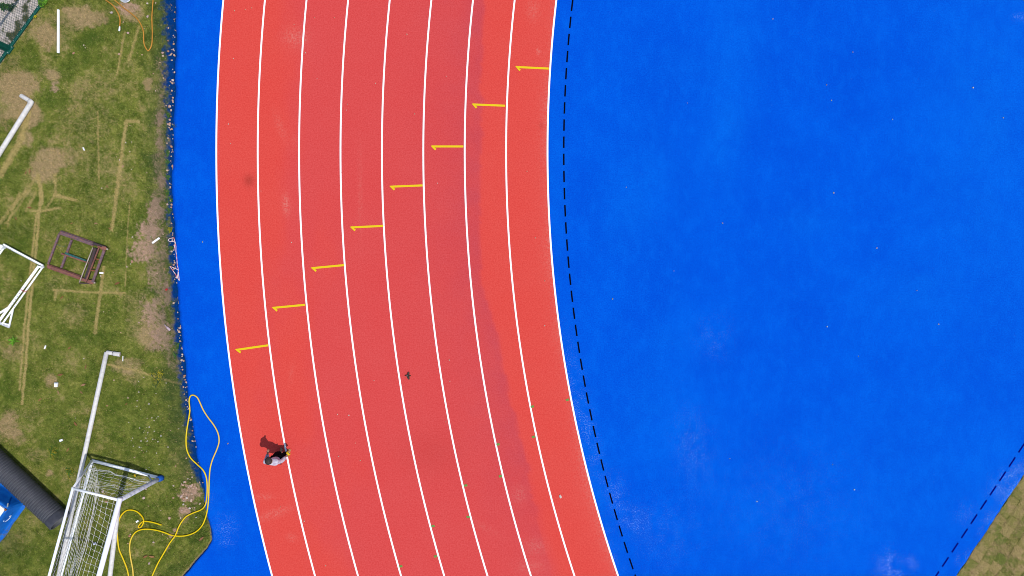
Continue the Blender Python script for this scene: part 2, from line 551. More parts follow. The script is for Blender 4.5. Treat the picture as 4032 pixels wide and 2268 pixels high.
purple = np.where(dl > 0, np.exp(-dl / 140.0), 0) * (1 - inner) * (.55 + .9 * (fbm(PXr / 60, PYr / 60, 33, 4) - .2))
purple *= np.interp(PYr, [0, 1900, 2150, 2500], [1, 1, .45, .2])
purple = np.clip(purple * .58, 0, 1)
dull = (1 - inner) * sstep(.8, 2.6, lane + (fbm(PXr / 130, PYr / 260, 35, 4) - .5) * 2.6)
dull = np.clip(dull + inner * .12 * fbm(PXr / 80, PYr / 80, 36, 3), 0, 1)
dst = np.zeros_like(PXr)
def lx(n, py_):                   # pixel x of lane line n (0 outer .. 8 inner)
    return XC - np.sqrt((RO - n * LW) ** 2 - (py_ - YC) ** 2)
edge_in = np.exp(-np.clip(lx(8, PYr) - PXr, 0, None) / 22.0)
dst += edge_in * (.26 + .5 * np.exp(-((PYr - 1880) / 160) ** 2) + .35 * np.exp(-((PYr - 1000) / 120) ** 2) + .3 * np.exp(-((PYr - 470) / 140) ** 2) + .3 * np.exp(-((PYr - 2150) / 120) ** 2) + .25 * np.exp(-((PYr - 1300) / 90) ** 2))
for a in [(1165, 150, 46, 36, 0, .5), (1128, 805, 12, 36, -5, .8), (2120, 205, 5, 12, 0, 1.0), (1085, 2020, 75, 14, -20, .45), (1040, 1955, 40, 9, -5, .4), (1105, 500, 16, 60, -20, .25), (1150, 2115, 18, 14, 0, .4),
          (1420, 760, 9, 160, 0, .22), (1160, 560, 10, 30, 0, .2), (1900, 2070, 70, 14, 30, .15), (2045, 1945, 26, 30, 0, .35), (2110, 2150, 40, 30, 0, .35), (2090, 2230, 60, 24, 0, .3), (1150, 1470, 8, 40, 10, .2), (2100, 40, 26, 40, 0, .35)]:
    dst += a[5] * blob(PXr, PYr, *a[:5])
stain = .5 * blob(PXr, PYr, 983, 712, 20, 22) + .28 * blob(PXr, PYr, 2132, 495, 9, 12) + .12 * blob(PXr, PYr, 1700, 1780, 120, 90)
red = grid_mesh('red_track_lanes', (PXr - 2016) / S, -(PYr - 1134) / S, np.full_like(PXr, ZB + .004),
                {'dull': dull, 'purple': purple, 'dust': np.clip(dst, 0, 1), 'stain': np.clip(stain, 0, 1)}, M['red'])
tag(red, 'eight curved red rubber running lanes', kind='structure')

def flat(name, quads, mat, parent, z, kind_label=None, th=.0015):
    mb = MB()
    for qd in quads:
        mb.add([(p[0], p[1], z) for p in qd], [(0, 1, 2, 3)])
    o = mb.build(name, mat, parent)
    me = o.data
    # keep painted sheets facing up
    bm = bmesh.new(); bm.from_mesh(me)
    bmesh.ops.remove_doubles(bm, verts=bm.verts, dist=1e-5)
    for f in bm.faces:
        f.normal_update()
        if f.normal.z < 0: f.normal_flip()
    bm.to_mesh(me); bm.free()
    if kind_label: o['label'] = kind_label
    return o

def polar(Rpx, a):
    return ((XC - Rpx * math.cos(a) - 2016) / S, -(YC + Rpx * math.sin(a) - 1134) / S)

LN = ['outermost white lane line beside the narrow blue strip', 'second white lane line from the outside, by the standing person', 'third white lane line from the outside', 'fourth white lane line from the outside',
      'middle white lane line', 'fourth white lane line from the inside', 'third white lane line from the inside', 'second white lane line from the inside', 'innermost white lane line beside the blue infield']
for n in range(9):
    R = RO - n * LW
    hw = 3.45
    a0, a1, K = -.36, .43, 170
    qs = []
    for i in range(K):
        x0, x1 = a0 + (a1 - a0) * i / K, a0 + (a1 - a0) * (i + 1) / K
        qs.append([polar(R + hw, x0), polar(R - hw, x0), polar(R - hw, x1), polar(R + hw, x1)])
    flat('lane_line', qs, M['line'], red, ZB + .008, LN[n])

# yellow hooked marks
HK = [((2160, 272), (2034, 266)), ((1989, 418), (1863, 413)), ((1825, 578), (1702, 578)), ((1665, 731), (1540, 736)),
      ((1510, 890), (1385, 896)), ((1357, 1044), (1231, 1056)), ((1203, 1200), (1078, 1212)), ((1058, 1359), (934, 1377))]
for i, (a, b_) in enumerate(HK):
    A, B = W(*a), W(*b_)
    A.z = B.z = 0
    t = (B - A).normalized()
    n_ = Vector((-t.y, t.x, 0))
    if n_.y > 0: n_ = -n_                       # pointing down the picture
    w = .030
    T = B - t * .0
    hk = T + (-t) * .105 + n_ * .10
    d2 = (hk - T).normalized(); m2 = Vector((-d2.y, d2.x, 0))
    if m2.dot(t) < 0: m2 = -m2
    qs = [[A + n_ * w, A - n_ * w, B - n_ * w, B + n_ * w],
          [B - n_ * w * 1.0, B + t * .04 - n_ * w * .6, hk + m2 * .025, hk - m2 * .035]]
    o = flat('yellow_hook_mark', qs[:1], M['yellow_paint'], red, ZB + .010, 'yellow hooked mark ending at the %s white line from the %s' % (['innermost', 'second', 'third', 'fourth', 'middle', 'fourth', 'third', 'second'][i], 'inside' if i < 4 else 'outside') if i not in (0, 4) else ['yellow hooked mark nearest the blue infield', '', '', '', 'yellow hooked mark ending at the middle white line'][i])
    mb = MB(); o2 = flat('hook_tip', qs[1:], M['yellow_paint'], o, ZB + .0115)

# green ticks
for (x, y, side) in [(1427, 1005, -1), (1339, 1022, 1), (1342, 1098, -1), (1253, 1117, 1), (1259, 1197, -1), (1172, 1220, 1), (1178, 1299, -1), (1090, 1322, 1), (1096, 1398, -1), (1009, 1423, 1)]:
    p = W(x * 1.5652, y * 1.5652)
    ax, ay = Vector((.0475, .008, 0)), Vector((-.008, .03, 0))
    flat('green_tick', [[p - ax - ay, p + ax - ay, p + ax + ay, p - ax + ay]], M['green_paint'], red, ZB + .010)

# black dashes following the inner line
RD = R0 - 64
for k in range(-12, 52):
    a0 = (44.5 + 67.4 * k - 45 - YC) / RD
    a1 = a0 + 45.0 / RD
    hw = 3.0
    am = (a0 + a1) / 2
    flat('black_dash', [[polar(RD + hw, a0), polar(RD - hw, a0), polar(RD - hw, am), polar(RD + hw, am)], [polar(RD + hw, am), polar(RD - hw, am), polar(RD - hw, a1), polar(RD + hw, a1)]], M['black_paint'], blue, ZB + .004)
# navy dashes along the inner lawn
P0 = W(4031, 1743); P1 = W(3694, 2247.6)
dd = (P1 - P0).normalized(); nn = Vector((-dd.y, dd.x, 0)) * .022
for k in range(-8, 16):
    a = P0 + dd * (.506 * k - .335 + .335 * .0)
    a = P0 + dd * (.506 * k + .0)
    b_ = a + dd * .335
    flat('navy_dash', [[a - nn, a + nn, b_ + nn, b_ - nn]], M['navy_paint'], blue, ZB + .004)

# ------------------------------------------------------------------ lawn
def seg_dist(x, y, pts):
    d = np.full(x.shape, 1e9)
    for (x0, y0), (x1, y1) in zip(pts[:-1], pts[1:]):
        vx, vy = x1 - x0, y1 - y0
        t = np.clip(((x - x0) * vx + (y - y0) * vy) / (vx * vx + vy * vy + 1e-9), 0, 1)
        d = np.minimum(d, np.hypot(x - x0 - t * vx, y - y0 - t * vy))
    return d

STRAW = [([(156, 721), (159, 788), (150, 880), (142, 979), (121, 1178), (109, 1310), (101, 1432), (91, 1532), (86, 1591)], 5.5, .9),
         ([(145, 840), (137, 880), (129, 979), (109, 1161), (95, 1300), (84, 1432), (76, 1535)], 4.5, .8),
         ([(546, 478), (497, 476), (477, 622), (457, 771), (440, 904)], 7, .75), ([(407, 1052), (397, 1145), (381, 1244), (374, 1310)], 7, .75),
         ([(212, 1141), (330, 1150), (490, 1155)], 4.5, .75), ([(218, 1145), (216, 1180)], 5, .6), ([(384, 440), (389, 705)], 3.5, .6),
         ([(512, 788), (503, 880), (497, 1012), (492, 1128)], 2.5, .6), ([(546, 106), (530, 160), (507, 235)], 6, .65), ([(490, 126), (460, 291)], 5, .6),
         ([(215, 768), (298, 788)], 6, .95), ([(148, 690), (156, 730), (165, 771), (160, 800)], 8, .85), ([(139, 705), (90, 765), (33, 831), (0, 877)], 7, .6),
         ([(120, 745), (60, 830), (20, 880)], 4, .55), ([(140, 760), (100, 830)], 5, .6), ([(238, 818), (165, 831), (120, 830)], 5, .7), ([(215, 770), (180, 822)], 4, .6),
         ([(427, 1436), (520, 1456), (629, 1489), (709, 1512)], 5, .65), ([(110, 440), (85, 540), (60, 590), (0, 690)], 13, .75), ([(75, 760), (40, 850), (30, 890)], 5, .5),
         ([(821, 2035), (832, 2088), (836, 2126), (818, 2157), (770, 2210), (722, 2268), (640, 2360)], 7, .8), ([(806, 1908), (765, 1905), (763, 1930)], 3, .5), ([(215, 690), (217, 760)], 6, .6), ([(284, 320), (262, 390), (215, 470)], 6, -.5), ([(200, 350), (170, 470), (150, 560)], 14, -.35)]
DRY = [(260, 120, 150, 90, .3), (60, 300, 130, 110, .3), (330, 60, 120, 60, .25), (120, 120, 80, 90, .2), (470, 60, 60, 50, .2), (300, 45, 60, 26, .75), (360, 75, 70, 40, .6), (185, 140, 46, 46, .7), (207, 300, 32, 28, .9), (70, 340, 90, 60, .85), (95, 440, 70, 60, .85), (150, 455, 40, 36, .6), (582, 320, 17, 18, .95), (583, 345, 12, 14, .8),
       (185, 640, 60, 55, .9), (165, 690, 50, 40, .8), (100, 550, 36, 32, .75), (250, 620, 60, 40, .4), (33, 1680, 46, 62, .8), (70, 1730, 40, 30, .5), (200, 1492, 24, 20, .7), (210, 1515, 30, 20, .5),
       (193, 1860, 18, 17, .75), (150, 1790, 60, 30, .35), (723, 2030, 22, 42, .6), (500, 1440, 60, 34, .6), (520, 1480, 50, 30, .45), (600, 1330, 60, 60, .6), (560, 1300, 80, 60, .4), (540, 1200, 70, 60, .35), (330, 1690, 40, 30, .35),
       (60, 1390, 50, 40, .4), (220, 1120, 60, 50, .25), (290, 1240, 60, 50, .3), (400, 340, 90, 60, .12), (450, 130, 40, 60, .25), (330, 480, 130, 90, .14), (420, 700, 130, 150, .1), (520, 50, 60, 40, .55), (30, 420, 60, 90, .55), (100, 1620, 60, 40, .25),
       (60, 2140, 60, 50, .35), (340, 2090, 40, 60, .2), (420, 1970, 50, 60, .15), (250, 600, 300, 400, .12)]
SOIL = [(627, 480, 16, 50, .7), (627, 560, 18, 60, .6), (635, 710, 18, 40, .7), (615, 830, 32, 60, .75), (600, 910, 50, 40, .75), (575, 980, 60, 60, .6), (640, 1000, 24, 60, .5), (620, 1080, 50, 60, .5), (655, 1150, 20, 70, .7), (600, 1230, 60, 60, .6), (640, 1320, 50, 70, .65),
        (680, 1290, 20, 60, .5), (748, 1945, 42, 36, .7), (760, 1925, 26, 20, .7), (735, 2010, 30, 16, .7), (676, 2110, 16, 16, .7), (690, 2090, 12, 12, .7), (505, 30, 50, 30, .6), (215, 330, 16, 16, .6), (215, 352, 16, 16, .5), (652, 320, 12, 40, .4), (700, 1420, 14, 60, .5), (660, 2160, 10, 20, .4)]
GREEN = [(430, 120, 90, 50, .55), (280, 260, 70, 50, .5), (330, 205, 60, 40, .5), (170, 480, 40, 60, .5), (350, 165, 70, 44, .8), (200, 405, 60, 30, .7), (230, 350, 50, 60, .5), (120, 230, 40, 60, .6), (60, 480, 40, 30, .7), (40, 700, 50, 60, .6), (90, 1000, 100, 80, .35), (330, 1340, 90, 60, .45), (250, 1700, 120, 70, .4), (100, 1550, 80, 60, .35), (520, 1650, 100, 100, .4), (640, 150, 50, 160, .55), (420, 2200, 80, 100, .5), (120, 2180, 90, 60, .35), (160, 700, 300, 80, .15), (450, 60, 40, 40, .4)]

C_ = lambda *c: lin(c) / E
def lawn_fields(px, py_):
    """growth at a spot of the lawn: colour and how thickly blades stand there"""
    n1 = fbm(px / 95, py_ / 95, 41, 5)
    n2 = fbm(px / 28, py_ / 28, 47, 4)
    n3 = fbm(px / 9, py_ / 9, 53, 3)
    jx = px + (fbm(px / 20, py_ / 20, 61, 3) - .5) * 16
    jy = py_ + (fbm(px / 20, py_ / 20, 67, 3) - .5) * 16
    dry = .04 + .45 * sstep(.5, .76, n1 * .6 + n2 * .4)
    for cx, cy, rx, ry, s in DRY:
        dry = dry + s * sstep(1.25, .55, np.hypot((jx - cx) / rx, (jy - cy) / ry) + (n2 - .5) * .9)
    straw = np.zeros_like(px)
    for pts, w, s in STRAW:
        straw = straw + s * sstep(1.5, .5, seg_dist(px + (jx - px) * .25, py_ + (jy - py_) * .25, pts) / w + (n3 - .5) * .8)
    dry = dry + .25 * np.clip(straw, -1, 1)
    grn = 0
    for cx, cy, rx, ry, s in GREEN:
        grn = grn + s * sstep(1.3, .4, np.hypot((jx - cx) / rx, (jy - cy) / ry) + (n2 - .5) * .7)
    soil = np.zeros_like(px)
    for cx, cy, rx, ry, s in SOIL:
        soil = np.maximum(soil, s * sstep(1.35, .5, np.hypot((jx - cx) / rx, (jy - cy) / ry) + (n3 - .5) * 1.3 + (n2 - .5) * .8))
    strip = seg_dist(jx, jy, [(642, 250), (628, 500), (632, 700), (612, 850), (605, 1000), (636, 1150), (636, 1330), (690, 1450)])
    soil = np.maximum(soil, .42 * sstep(1.5, .2, strip / 26 + (n2 - .5) * 1.6))
    dry = np.clip(dry - grn * .7, 0, 1)
    nh = vnoise(px / 3.6, py_ / 3.6, 57) * .6 + vnoise(px / 7.5, py_ / 7.5, 58) * .4
    dry = .92 * sstep(.05, 1.0, dry * .9 + (nh - .5) * .75 + (n3 - .5) * .4)
    soil = sstep(.15, .8, soil + (nh - .5) * .7 * (soil > .05))
    g1 = C_(90, 108, 38); g2 = C_(134, 140, 62); gd = C_(180, 154, 114); gs = C_(196, 160, 138); dk = C_(80, 102, 36)
    t = np.clip(.5 + (n2 - .5) * 1.8 + (n1 - .5) * .8, 0, 1)[..., None]
    col = (g1 * (1 - t) + g2 * t) * (.62 + .76 * nh[..., None])
    gg = np.clip(grn * .6, 0, 1)[..., None]
    col = col * (1 - gg) + dk * gg
    col = col * (1 - dry[..., None]) + gd * dry[..., None]
    sw = sstep(.08, .85, np.clip(straw, 0, 1) + (nh - .5) * .6 * (straw > .08))[..., None] * .95
    col = col * (1 - sw) + C_(184, 164, 104) * sw
    col = col * (1 - soil[..., None]) + gs * soil[..., None]
    # darker green tone towards the track edge, and blue overspray beside it
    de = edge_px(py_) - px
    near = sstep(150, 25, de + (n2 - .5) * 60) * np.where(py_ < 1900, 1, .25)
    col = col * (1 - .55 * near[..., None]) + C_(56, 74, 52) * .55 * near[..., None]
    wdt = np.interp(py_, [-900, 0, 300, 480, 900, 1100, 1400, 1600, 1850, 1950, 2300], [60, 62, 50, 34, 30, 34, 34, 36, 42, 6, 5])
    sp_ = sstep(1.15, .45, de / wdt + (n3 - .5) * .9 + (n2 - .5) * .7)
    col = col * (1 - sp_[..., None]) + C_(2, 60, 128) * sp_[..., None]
    # stony yard behind the fence
    fd = (px - 162) * -.81 + (py_ - 25) * -.587
    yard = sstep(-4, 8, fd + (n3 - .5) * 10)
    yc = C_(245, 228, 218) * (.82 + .5 * n3[..., None])
    vg = sstep(.56, .7, fbm(px / 34, py_ / 34, 71, 4))[..., None]
    yc = yc * (1 - vg) + C_(104, 104, 74) * vg
    col = col * (1 - yard[..., None]) + yc * yard[..., None]
    dens = (1 - .55 * np.maximum(dry, sw[..., 0])) * (1 - .8 * soil) * (1 - .92 * yard * (1 - .5 * vg[..., 0])) * (1 - .9 * sp_) * np.where(de > 2, 1, 0)
    return col, np.clip(dens, 0, 1), dry

py = np.linspace(-560, 2830, 960)
u = np.linspace(0, 1, 390)
PYl, U = np.meshgrid(py, u, indexing='ij')
Rl = edge_px(PYl) + 14
PXl = -600 + (Rl + 600) * U
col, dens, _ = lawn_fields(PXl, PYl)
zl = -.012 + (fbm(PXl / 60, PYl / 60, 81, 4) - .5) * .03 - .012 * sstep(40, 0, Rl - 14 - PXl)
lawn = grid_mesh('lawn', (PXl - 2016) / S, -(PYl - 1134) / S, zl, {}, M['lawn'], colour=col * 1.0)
tag(lawn, 'worn patchy lawn with straw marks beside the track', kind='structure')

def blades(name, px, py_, z0, col, lab, length=(.03, .075), width=.009):
    n = len(px)
    x, y = (px - 2016) / S, -(py_ - 1134) / S
    a = rng.uniform(0, 2 * np.pi, n)
    ln = rng.uniform(length[0], length[1], n)
    el = rng.uniform(.15, 1.1, n)
    w = width * rng.uniform(.6, 1.3, n)
    dx, dy = np.cos(a), np.sin(a)
    b0 = np.stack([x - dy * w / 2, y + dx * w / 2, z0], -1)
    b1 = np.stack([x + dy * w / 2, y - dx * w / 2, z0], -1)
    tp = np.stack([x + dx * ln * np.cos(el), y + dy * ln * np.cos(el), z0 + ln * np.sin(el)], -1)
    co = np.stack([b0, b1, tp], 1).reshape(-1, 3)
    me = bpy.data.meshes.new(name)
    me.vertices.add(3 * n); me.vertices.foreach_set('co', co.ravel())
    me.loops.add(3 * n); me.loops.foreach_set('vertex_index', np.arange(3 * n, dtype=np.int32))
    me.polygons.add(n); me.polygons.foreach_set('loop_start', np.arange(0, 3 * n, 3, dtype=np.int32))
    me.update(calc_edges=True)
    cc = np.ones((n, 3, 4)); cc[..., :3] = col[:, None, :]
    at = me.attributes.new('Col', 'FLOAT_COLOR', 'POINT')
    at.data.foreach_set('color', cc.ravel())
    o = obj(name, me, M['blade'])
    return tag(o, lab, 'grass', kind='stuff')

NBL = 420000
bpx = rng.uniform(-260, 840, NBL); bpy_ = rng.uniform(-240, 2500, NBL)
ok = bpx < edge_px(bpy_) - 1
bpx, bpy_ = bpx[ok], bpy_[ok]
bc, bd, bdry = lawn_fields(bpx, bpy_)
keep = rng.uniform(0, 1, len(bpx)) < bd
bpx, bpy_, bc, bdry = bpx[keep], bpy_[keep], bc[keep], bdry[keep]
jit = rng.uniform(.55, 1.9, (len(bpx), 1)) * np.stack([rng.uniform(.88, 1.15, len(bpx)), np.ones(len(bpx)), rng.uniform(.75, 1.2, len(bpx))], -1)
strawy = (rng.uniform(0, 1, len(bpx)) < .05 + .12 * bdry)[:, None]
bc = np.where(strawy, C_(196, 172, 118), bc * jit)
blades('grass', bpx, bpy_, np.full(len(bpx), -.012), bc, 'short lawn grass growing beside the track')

# ------------------------------------------------------------------ infield sod
A0 = W(4032, 1860); A1 = W(3760, 2268)
ed = (A1 - A0).normalized(); en = Vector((.832, -.555, 0)).normalized()
mb = MB()
q0 = A0 - ed * 14 - en * .05; q1 = A0 + ed * 14 - en * .05
mb.add([q0 + Vector((0, 0, -.03)), q1 + Vector((0, 0, -.03)), q1 + en * 30 + Vector((0, 0, -.03)), q0 + en * 30 + Vector((0, 0, -.03))], [(0, 1, 2, 3)])
infield = mb.build('infield_lawn', M['sod'])
tag(infield, 'newly laid sod of the infield beyond the blue surface', kind='structure')
sodm = []
for v_ in range(8):
    n = 6
    s_ = .162 + .004 * (v_ % 3)
    vs_, fs = [], []
    for j in range(n + 1):
        for i in range(n + 1):
            fx, fy = i / n * 2 - 1, j / n * 2 - 1
            ed_ = max(abs(fx), abs(fy))
            wob = 1.02 + (rng.random() - .5) * .12
            z = .045 + (rng.random() - .5) * .016 - (.012 if ed_ > .99 else 0)
            vs_.append((fx * s_ * wob, fy * s_ * wob, z))
    for j in range(n):
        for i in range(n):
            a = j * (n + 1) + i
            fs.append((a, a + 1, a + n + 2, a + n + 1))
    rim = [i for i in range(n + 1)] + [(n + 1) * j + n for j in range(1, n + 1)] + [(n + 1) * n + i for i in range(n - 1, -1, -1)] + [(n + 1) * j for j in range(n - 1, 0, -1)]
    base = len(vs_)
    for k in rim:
        vs_.append((vs_[k][0], vs_[k][1], -.02))
    for k in range(len(rim)):
        k2 = (k + 1) % len(rim)
        fs.append((rim[k], base + k, base + k2, rim[k2]))
    me = bpy.data.meshes.new('sod_tile'); me.from_pydata(vs_, [], fs); me.update()
    me.materials.append(M['sod']); sodm.append(me)
rz = math.atan2(ed.y, ed.x)
sodpts = []
for r in range(0, 10):
    for k in range(-5, 21):
        p = A0 + ed * (.315 * k + .1575 * (r % 2) + random.uniform(-.012, .012)) + en * (.19 + .315 * r + random.uniform(-.01, .01))
        if not (p.x < 16.6 and p.y > -10):
            continue
        o = bpy.data.objects.new('sod_tile', sodm[random.randrange(8)])
        COL.objects.link(o); o.parent = infield
        o.location = (p.x, p.y, random.uniform(-.018, .006))
        o.rotation_euler = (random.uniform(-.03, .03), random.uniform(-.03, .03), rz + random.uniform(-.1, .1) + random.choice([0, math.pi / 2, math.pi]))
        sodpts.append(p)
nb = 110000
s1 = rng.uniform(-2, 7, nb); s2 = rng.uniform(.01, 3.2, nb)
bxm = A0.x + ed.x * s1 + en.x * s2; bym = A0.y + ed.y * s1 + en.y * s2
ok = (bxm < 16.6) & (bym > -10)
bxm, bym = bxm[ok], bym[ok]
ppx, ppy = bxm * S + 2016, 1134 - bym * S
nz = fbm(ppx / 26, ppy / 26, 91, 4)[:, None]
bc = C_(114, 128, 48) * (1 - sstep(.42, .66, nz)) + C_(176, 150, 108) * sstep(.42, .66, nz)
bc = bc * rng.uniform(.65, 1.6, (len(bxm), 1))
g2 = blades('grass', ppx, ppy, np.full(len(ppx), .028), bc, 'dry short grass on the infield sod', (.02, .05), .007)

# ------------------------------------------------------------------ fence
F0, F1 = W(162, 25), W(38.6, 195)
fdv = (F1 - F0).normalized()
fn = Vector((-fdv.y, fdv.x, 0))
post = F1.copy()
fence = thing('chain_link_fence', 'dark green chain link fence at the corner of the lawn', 'fence', (post.x, post.y, 0))
HF = 2.6
PL = 3.0
for k in range(-1, 2):
    p = post + fdv * PL * k
    MB().beam(p, p + Vector((0, 0, HF + .1)), .10, .09).build('post', M['green_metal'], fence)
for k in range(-2, 2):
    a = post + fdv * (PL * k + .075); b_ = post + fdv * (PL * (k + 1) - .075)
    if k == -2: a = post + fdv * (PL * -2 + .075)
    fr = MB()
    for z in (.05, 1.38, HF - .03):
        fr.beam(a + Vector((0, 0, z)), b_ + Vector((0, 0, z)), .05 if z > .1 else .075, .05)
    for e_ in (a, b_):
        fr.beam(e_ + Vector((0, 0, .02)), e_ + Vector((0, 0, HF)), .052, .052)
    pf = fr.build('panel_frame', M['green_metal'], fence)
    ww = MB()
    Lp = (b_ - a).length
    pitch = .075
    def wire(s0, z0, s1_, z1):
        p0 = a + fdv * s0 + Vector((0, 0, z0)); p1 = a + fdv * s1_ + Vector((0, 0, z1))
        ww.tube([p0, p1], .0034, 3, False)
    nn_ = int((Lp + HF) / pitch)
    for i in range(1, nn_):
        s0 = i * pitch
        x0, z0 = (s0, .06) if s0 <= Lp else (Lp, .06 + s0 - Lp)
        x1, z1 = (0, .06 + s0) if s0 <= HF - .1 else (s0 - (HF - .1), HF - .04)
        if z0 < HF - .05 and 0 <= x1 <= Lp:
            wire(x0, z0, x1, z1)
            wire(Lp - x0, z0, Lp - x1, z1)
    w_ = ww.build('wire_mesh', M['green_wire'], fence)
    tag(w_, kind='stuff')
    for i in range(1, 14):
        p = a + fdv * (Lp * i / 14) + Vector((0, 0, .078))
        MB().tube([p, p + Vector((0, 0, .012))], .011, 6).build('clip', M['bolt'], fence)
fl = MB()
fl.beam(post - fdv * .13 + Vector((0, 0, .03)), post + fdv * .13 + Vector((0, 0, .03)), .16, .06)
fl.build('base_plate', M['green_metal'], fence)
for sx in (-.1, .1):
    for sy in (-.06, .06):
        p = post + fdv * sx + fn * sy
        MB().tube([p + Vector((0, 0, .06)), p + Vector((0, 0, .085))], .014, 6).build('bolt', M['bolt'], fence)

# ------------------------------------------------------------------ poles on the lawn
def thing_mesh(mb, name, mat, label, cat, loc, group=None, smooth=True):
    o = mb.build(name, mat, None, smooth, loc)
    return tag(o, label, cat, group)

def pipe_part(parent, name, p0, p1, r, mat, n=14, ring=True):
    mb = MB()
    d = (Vector(p1) - Vector(p0)).normalized()
    c = min(r * .25, .01)
    mb.tube([Vector(p0), Vector(p0) + d * c, Vector(p1) - d * c, Vector(p1)], [r * .86, r, r, r * .86], n)
    return mb.build(name, mat, parent, True)

p = W(230, 120)
t = thing('plastic_pole', 'short straight bright white pole lying alone on the grass near the fence', 'pole', (p.x, p.y, 0))
pipe_part(t, 'tube', W(229.9, 38.6, .035), W(229.3, 208.6, .035), .037, M['white_pvc'])
MB().tube([W(229.9, 38.2, .035), W(229.9, 37.6, .035)], [.03, .03], 12).build('end_cap', M['grey_wrap'], t)

p = W(124, 398)
t = thing('goal_pole', 'white pole with a short bent arm, lying across bare soil near the fence', 'pole', (p.x, p.y, 0))
r = .068
pc = W(124, 402, r)
pipe_part(t, 'long_tube', pc, W(-60, 696, r), r, M['dirty_white'])
pipe_part(t, 'short_arm', pc + Vector((.01, 0, 0)), W(82, 376, r), r * .92, M['dirty_white'])
MB().tube([pc + Vector((-.05, -.06, .002)), pc + Vector((0, 0, .002)), pc + Vector((-.07, .045, .002))], [r * 1.03, r * 1.06, r * 1.0], 14).build('elbow', M['dirty_white'], t, True)

p = W(420, 1386)
r = .064
t = thing('goal_pole', 'long dirty white pole with a short arm at its top, running under the goal net', 'pole', (p.x, p.y, 0))
pc = W(420, 1387, r)
pts = [pc, W(381, 1565, r), W(334.5, 1780, r), W(285.4, 2000, r), W(232, 2266, r), W(190, 2470, r)]
MB().tube(pts, r, 14).build('long_tube', M['dirty_white'], t, True)
pipe_part(t, 'short_arm', pc, W(448, 1392, r), r * .92, M['dirty_white'])
pipe_part(t, 'sleeve', W(446, 1391.7, r), W(473, 1396, r), r * 1.0, M['dirty_white'])
MB().tube([W(473, 1396, r), W(473.6, 1396.1, r)], r * .8, 14).build('end_cap', M['rod'], t, True)
MB().tube([W(445.5, 1391.6, r), W(447.5, 1391.9, r)], r * 1.05, 14).build('joint_ring', M['dark_steel'], t, True)

p = W(462, 2030)
r = .066
t = thing('goal_pole', 'dirty white pole on the grass between goal crossbar and yellow hose', 'pole', (p.x, p.y, 0))
MB().tube([W(467.5, 1978, r), W(455, 2085, r), W(433, 2268, r), W(408, 2480, r)], r, 14).build('tube', M['dirty_white'], t, True)
MB().tube([W(467.8, 1975, r), W(467.5, 1979, r)], r * 1.06, 14).build('end_cap', M['dark_steel'], t, True)

# ------------------------------------------------------------------ goal
GB = W(635, 1881)
GH = 2.13
gd_ = (W(366, 1812) - GB); gd_.z = 0; gd_.normalize()         # towards the back
gl = Vector((-.262, -.965, 0)).normalized()                   # along the crossbar
GL = 5.0
goal = thing('football_goal', 'white football goal with sagging net and blue wrapped foot', 'goal', (GB.x, GB.y, 0))
DT, DG = 1.27, 2.08
def G(l, d, h):
    return GB + gl * l + gd_ * d + Vector((0, 0, h))
def gtube(name, pts, r, mat='white_metal', n=12):
    return MB().tube(pts, r, n).build(name, M[mat], goal, True)
for l in (0, GL):
    gtube('post', [G(l, 0, 0), G(l, 0, .5), G(l, 0, GH - .06)], .062, 'grey_wrap')
    gtube('ground_bar', [G(l, .05, .045), G(l, DG, .045)], .045)
    gtube('roof_bar', [G(l, .04, GH), G(l, DT, GH)], .034)
    gtube('rear_strut', [G(l, DT, GH), G(l, DG, .05)], .03)
    f_ = MB().tube([G(l, -.02, 0), G(l, 0, .10), G(l, .0, .22)], [.085, .09, .07], 12).build('foot_wrap', M['blue_pad'], goal, True)
    gtube('corner_brace', [G(l, 0, .42), G(l, .16, .30), G(l, .34, .09)], .022, 'grey_wrap')
MB().tube([G(GL / 2, .0, GH), G(GL / 2, DT, GH)], .034, 12).build('roof_bar', M['white_metal'], goal, True)
cb = MB().tube([G(-.06, 0, GH), G(GL + .06, 0, GH)], .066, 14).build('crossbar', M['white_metal'], goal, True)
gtube('rear_top_bar', [G(-.03, DT, GH), G(GL + .03, DT, GH)], .036)
gtube('rear_ground_bar', [G(0, DG, .045), G(GL, DG, .045)], .045)
# net: cords through a sagging sheet
net = MB()
prof = [(.02, GH), (.22, GH - .08), (.5, GH - .16), (.74, GH - .3), (.93, 1.5), (1.18, 1.12), (1.5, .72), (1.8, .36), (2.0, .12), (2.07, .06)]
pv = [Vector((0, a, b_)) for a, b_ in prof]
ps = spline(pv, 4)
dist = [0]
for a, b_ in zip(ps[:-1], ps[1:]): dist.append(dist[-1] + (b_ - a).length)
def on_prof(s):
    s = max(0, min(dist[-1], s))
    for i in range(len(dist) - 1):
        if s <= dist[i + 1] + 1e-9:
            f = (s - dist[i]) / (dist[i + 1] - dist[i] + 1e-9)
            return ps[i].lerp(ps[i + 1], f)
    return ps[-1]
def netpt(l, s):
    q = on_prof(s)
    f = s / dist[-1]
    amp = .05 + .10 * math.sin(math.pi * f)
    nx_ = float(vnoise(np.array([l * 1.1 + 3]), np.array([s * 1.4]), 5)[0]) - .5
    ny_ = float(vnoise(np.array([l * 1.3 + 30]), np.array([s * 1.7]), 6)[0]) - .5
    nz_ = float(vnoise(np.array([l * 5 + 60]), np.array([s * 5]), 8)[0]) - .5
    return G(l + ny_ * amp * 1.2 + nz_ * .05 * f, max(.0, q.y + nx_ * amp * 1.4 + nz_ * .07 * f), max(.03, q.z + ny_ * amp - nz_ * .05))
sp_ = .17
ns = int(dist[-1] / sp_)
nl = int(GL / .17)
for i in range(1, ns):
    net.tube([netpt(l_ * GL / 44, i * sp_) for l_ in range(45)], .0042, 4)
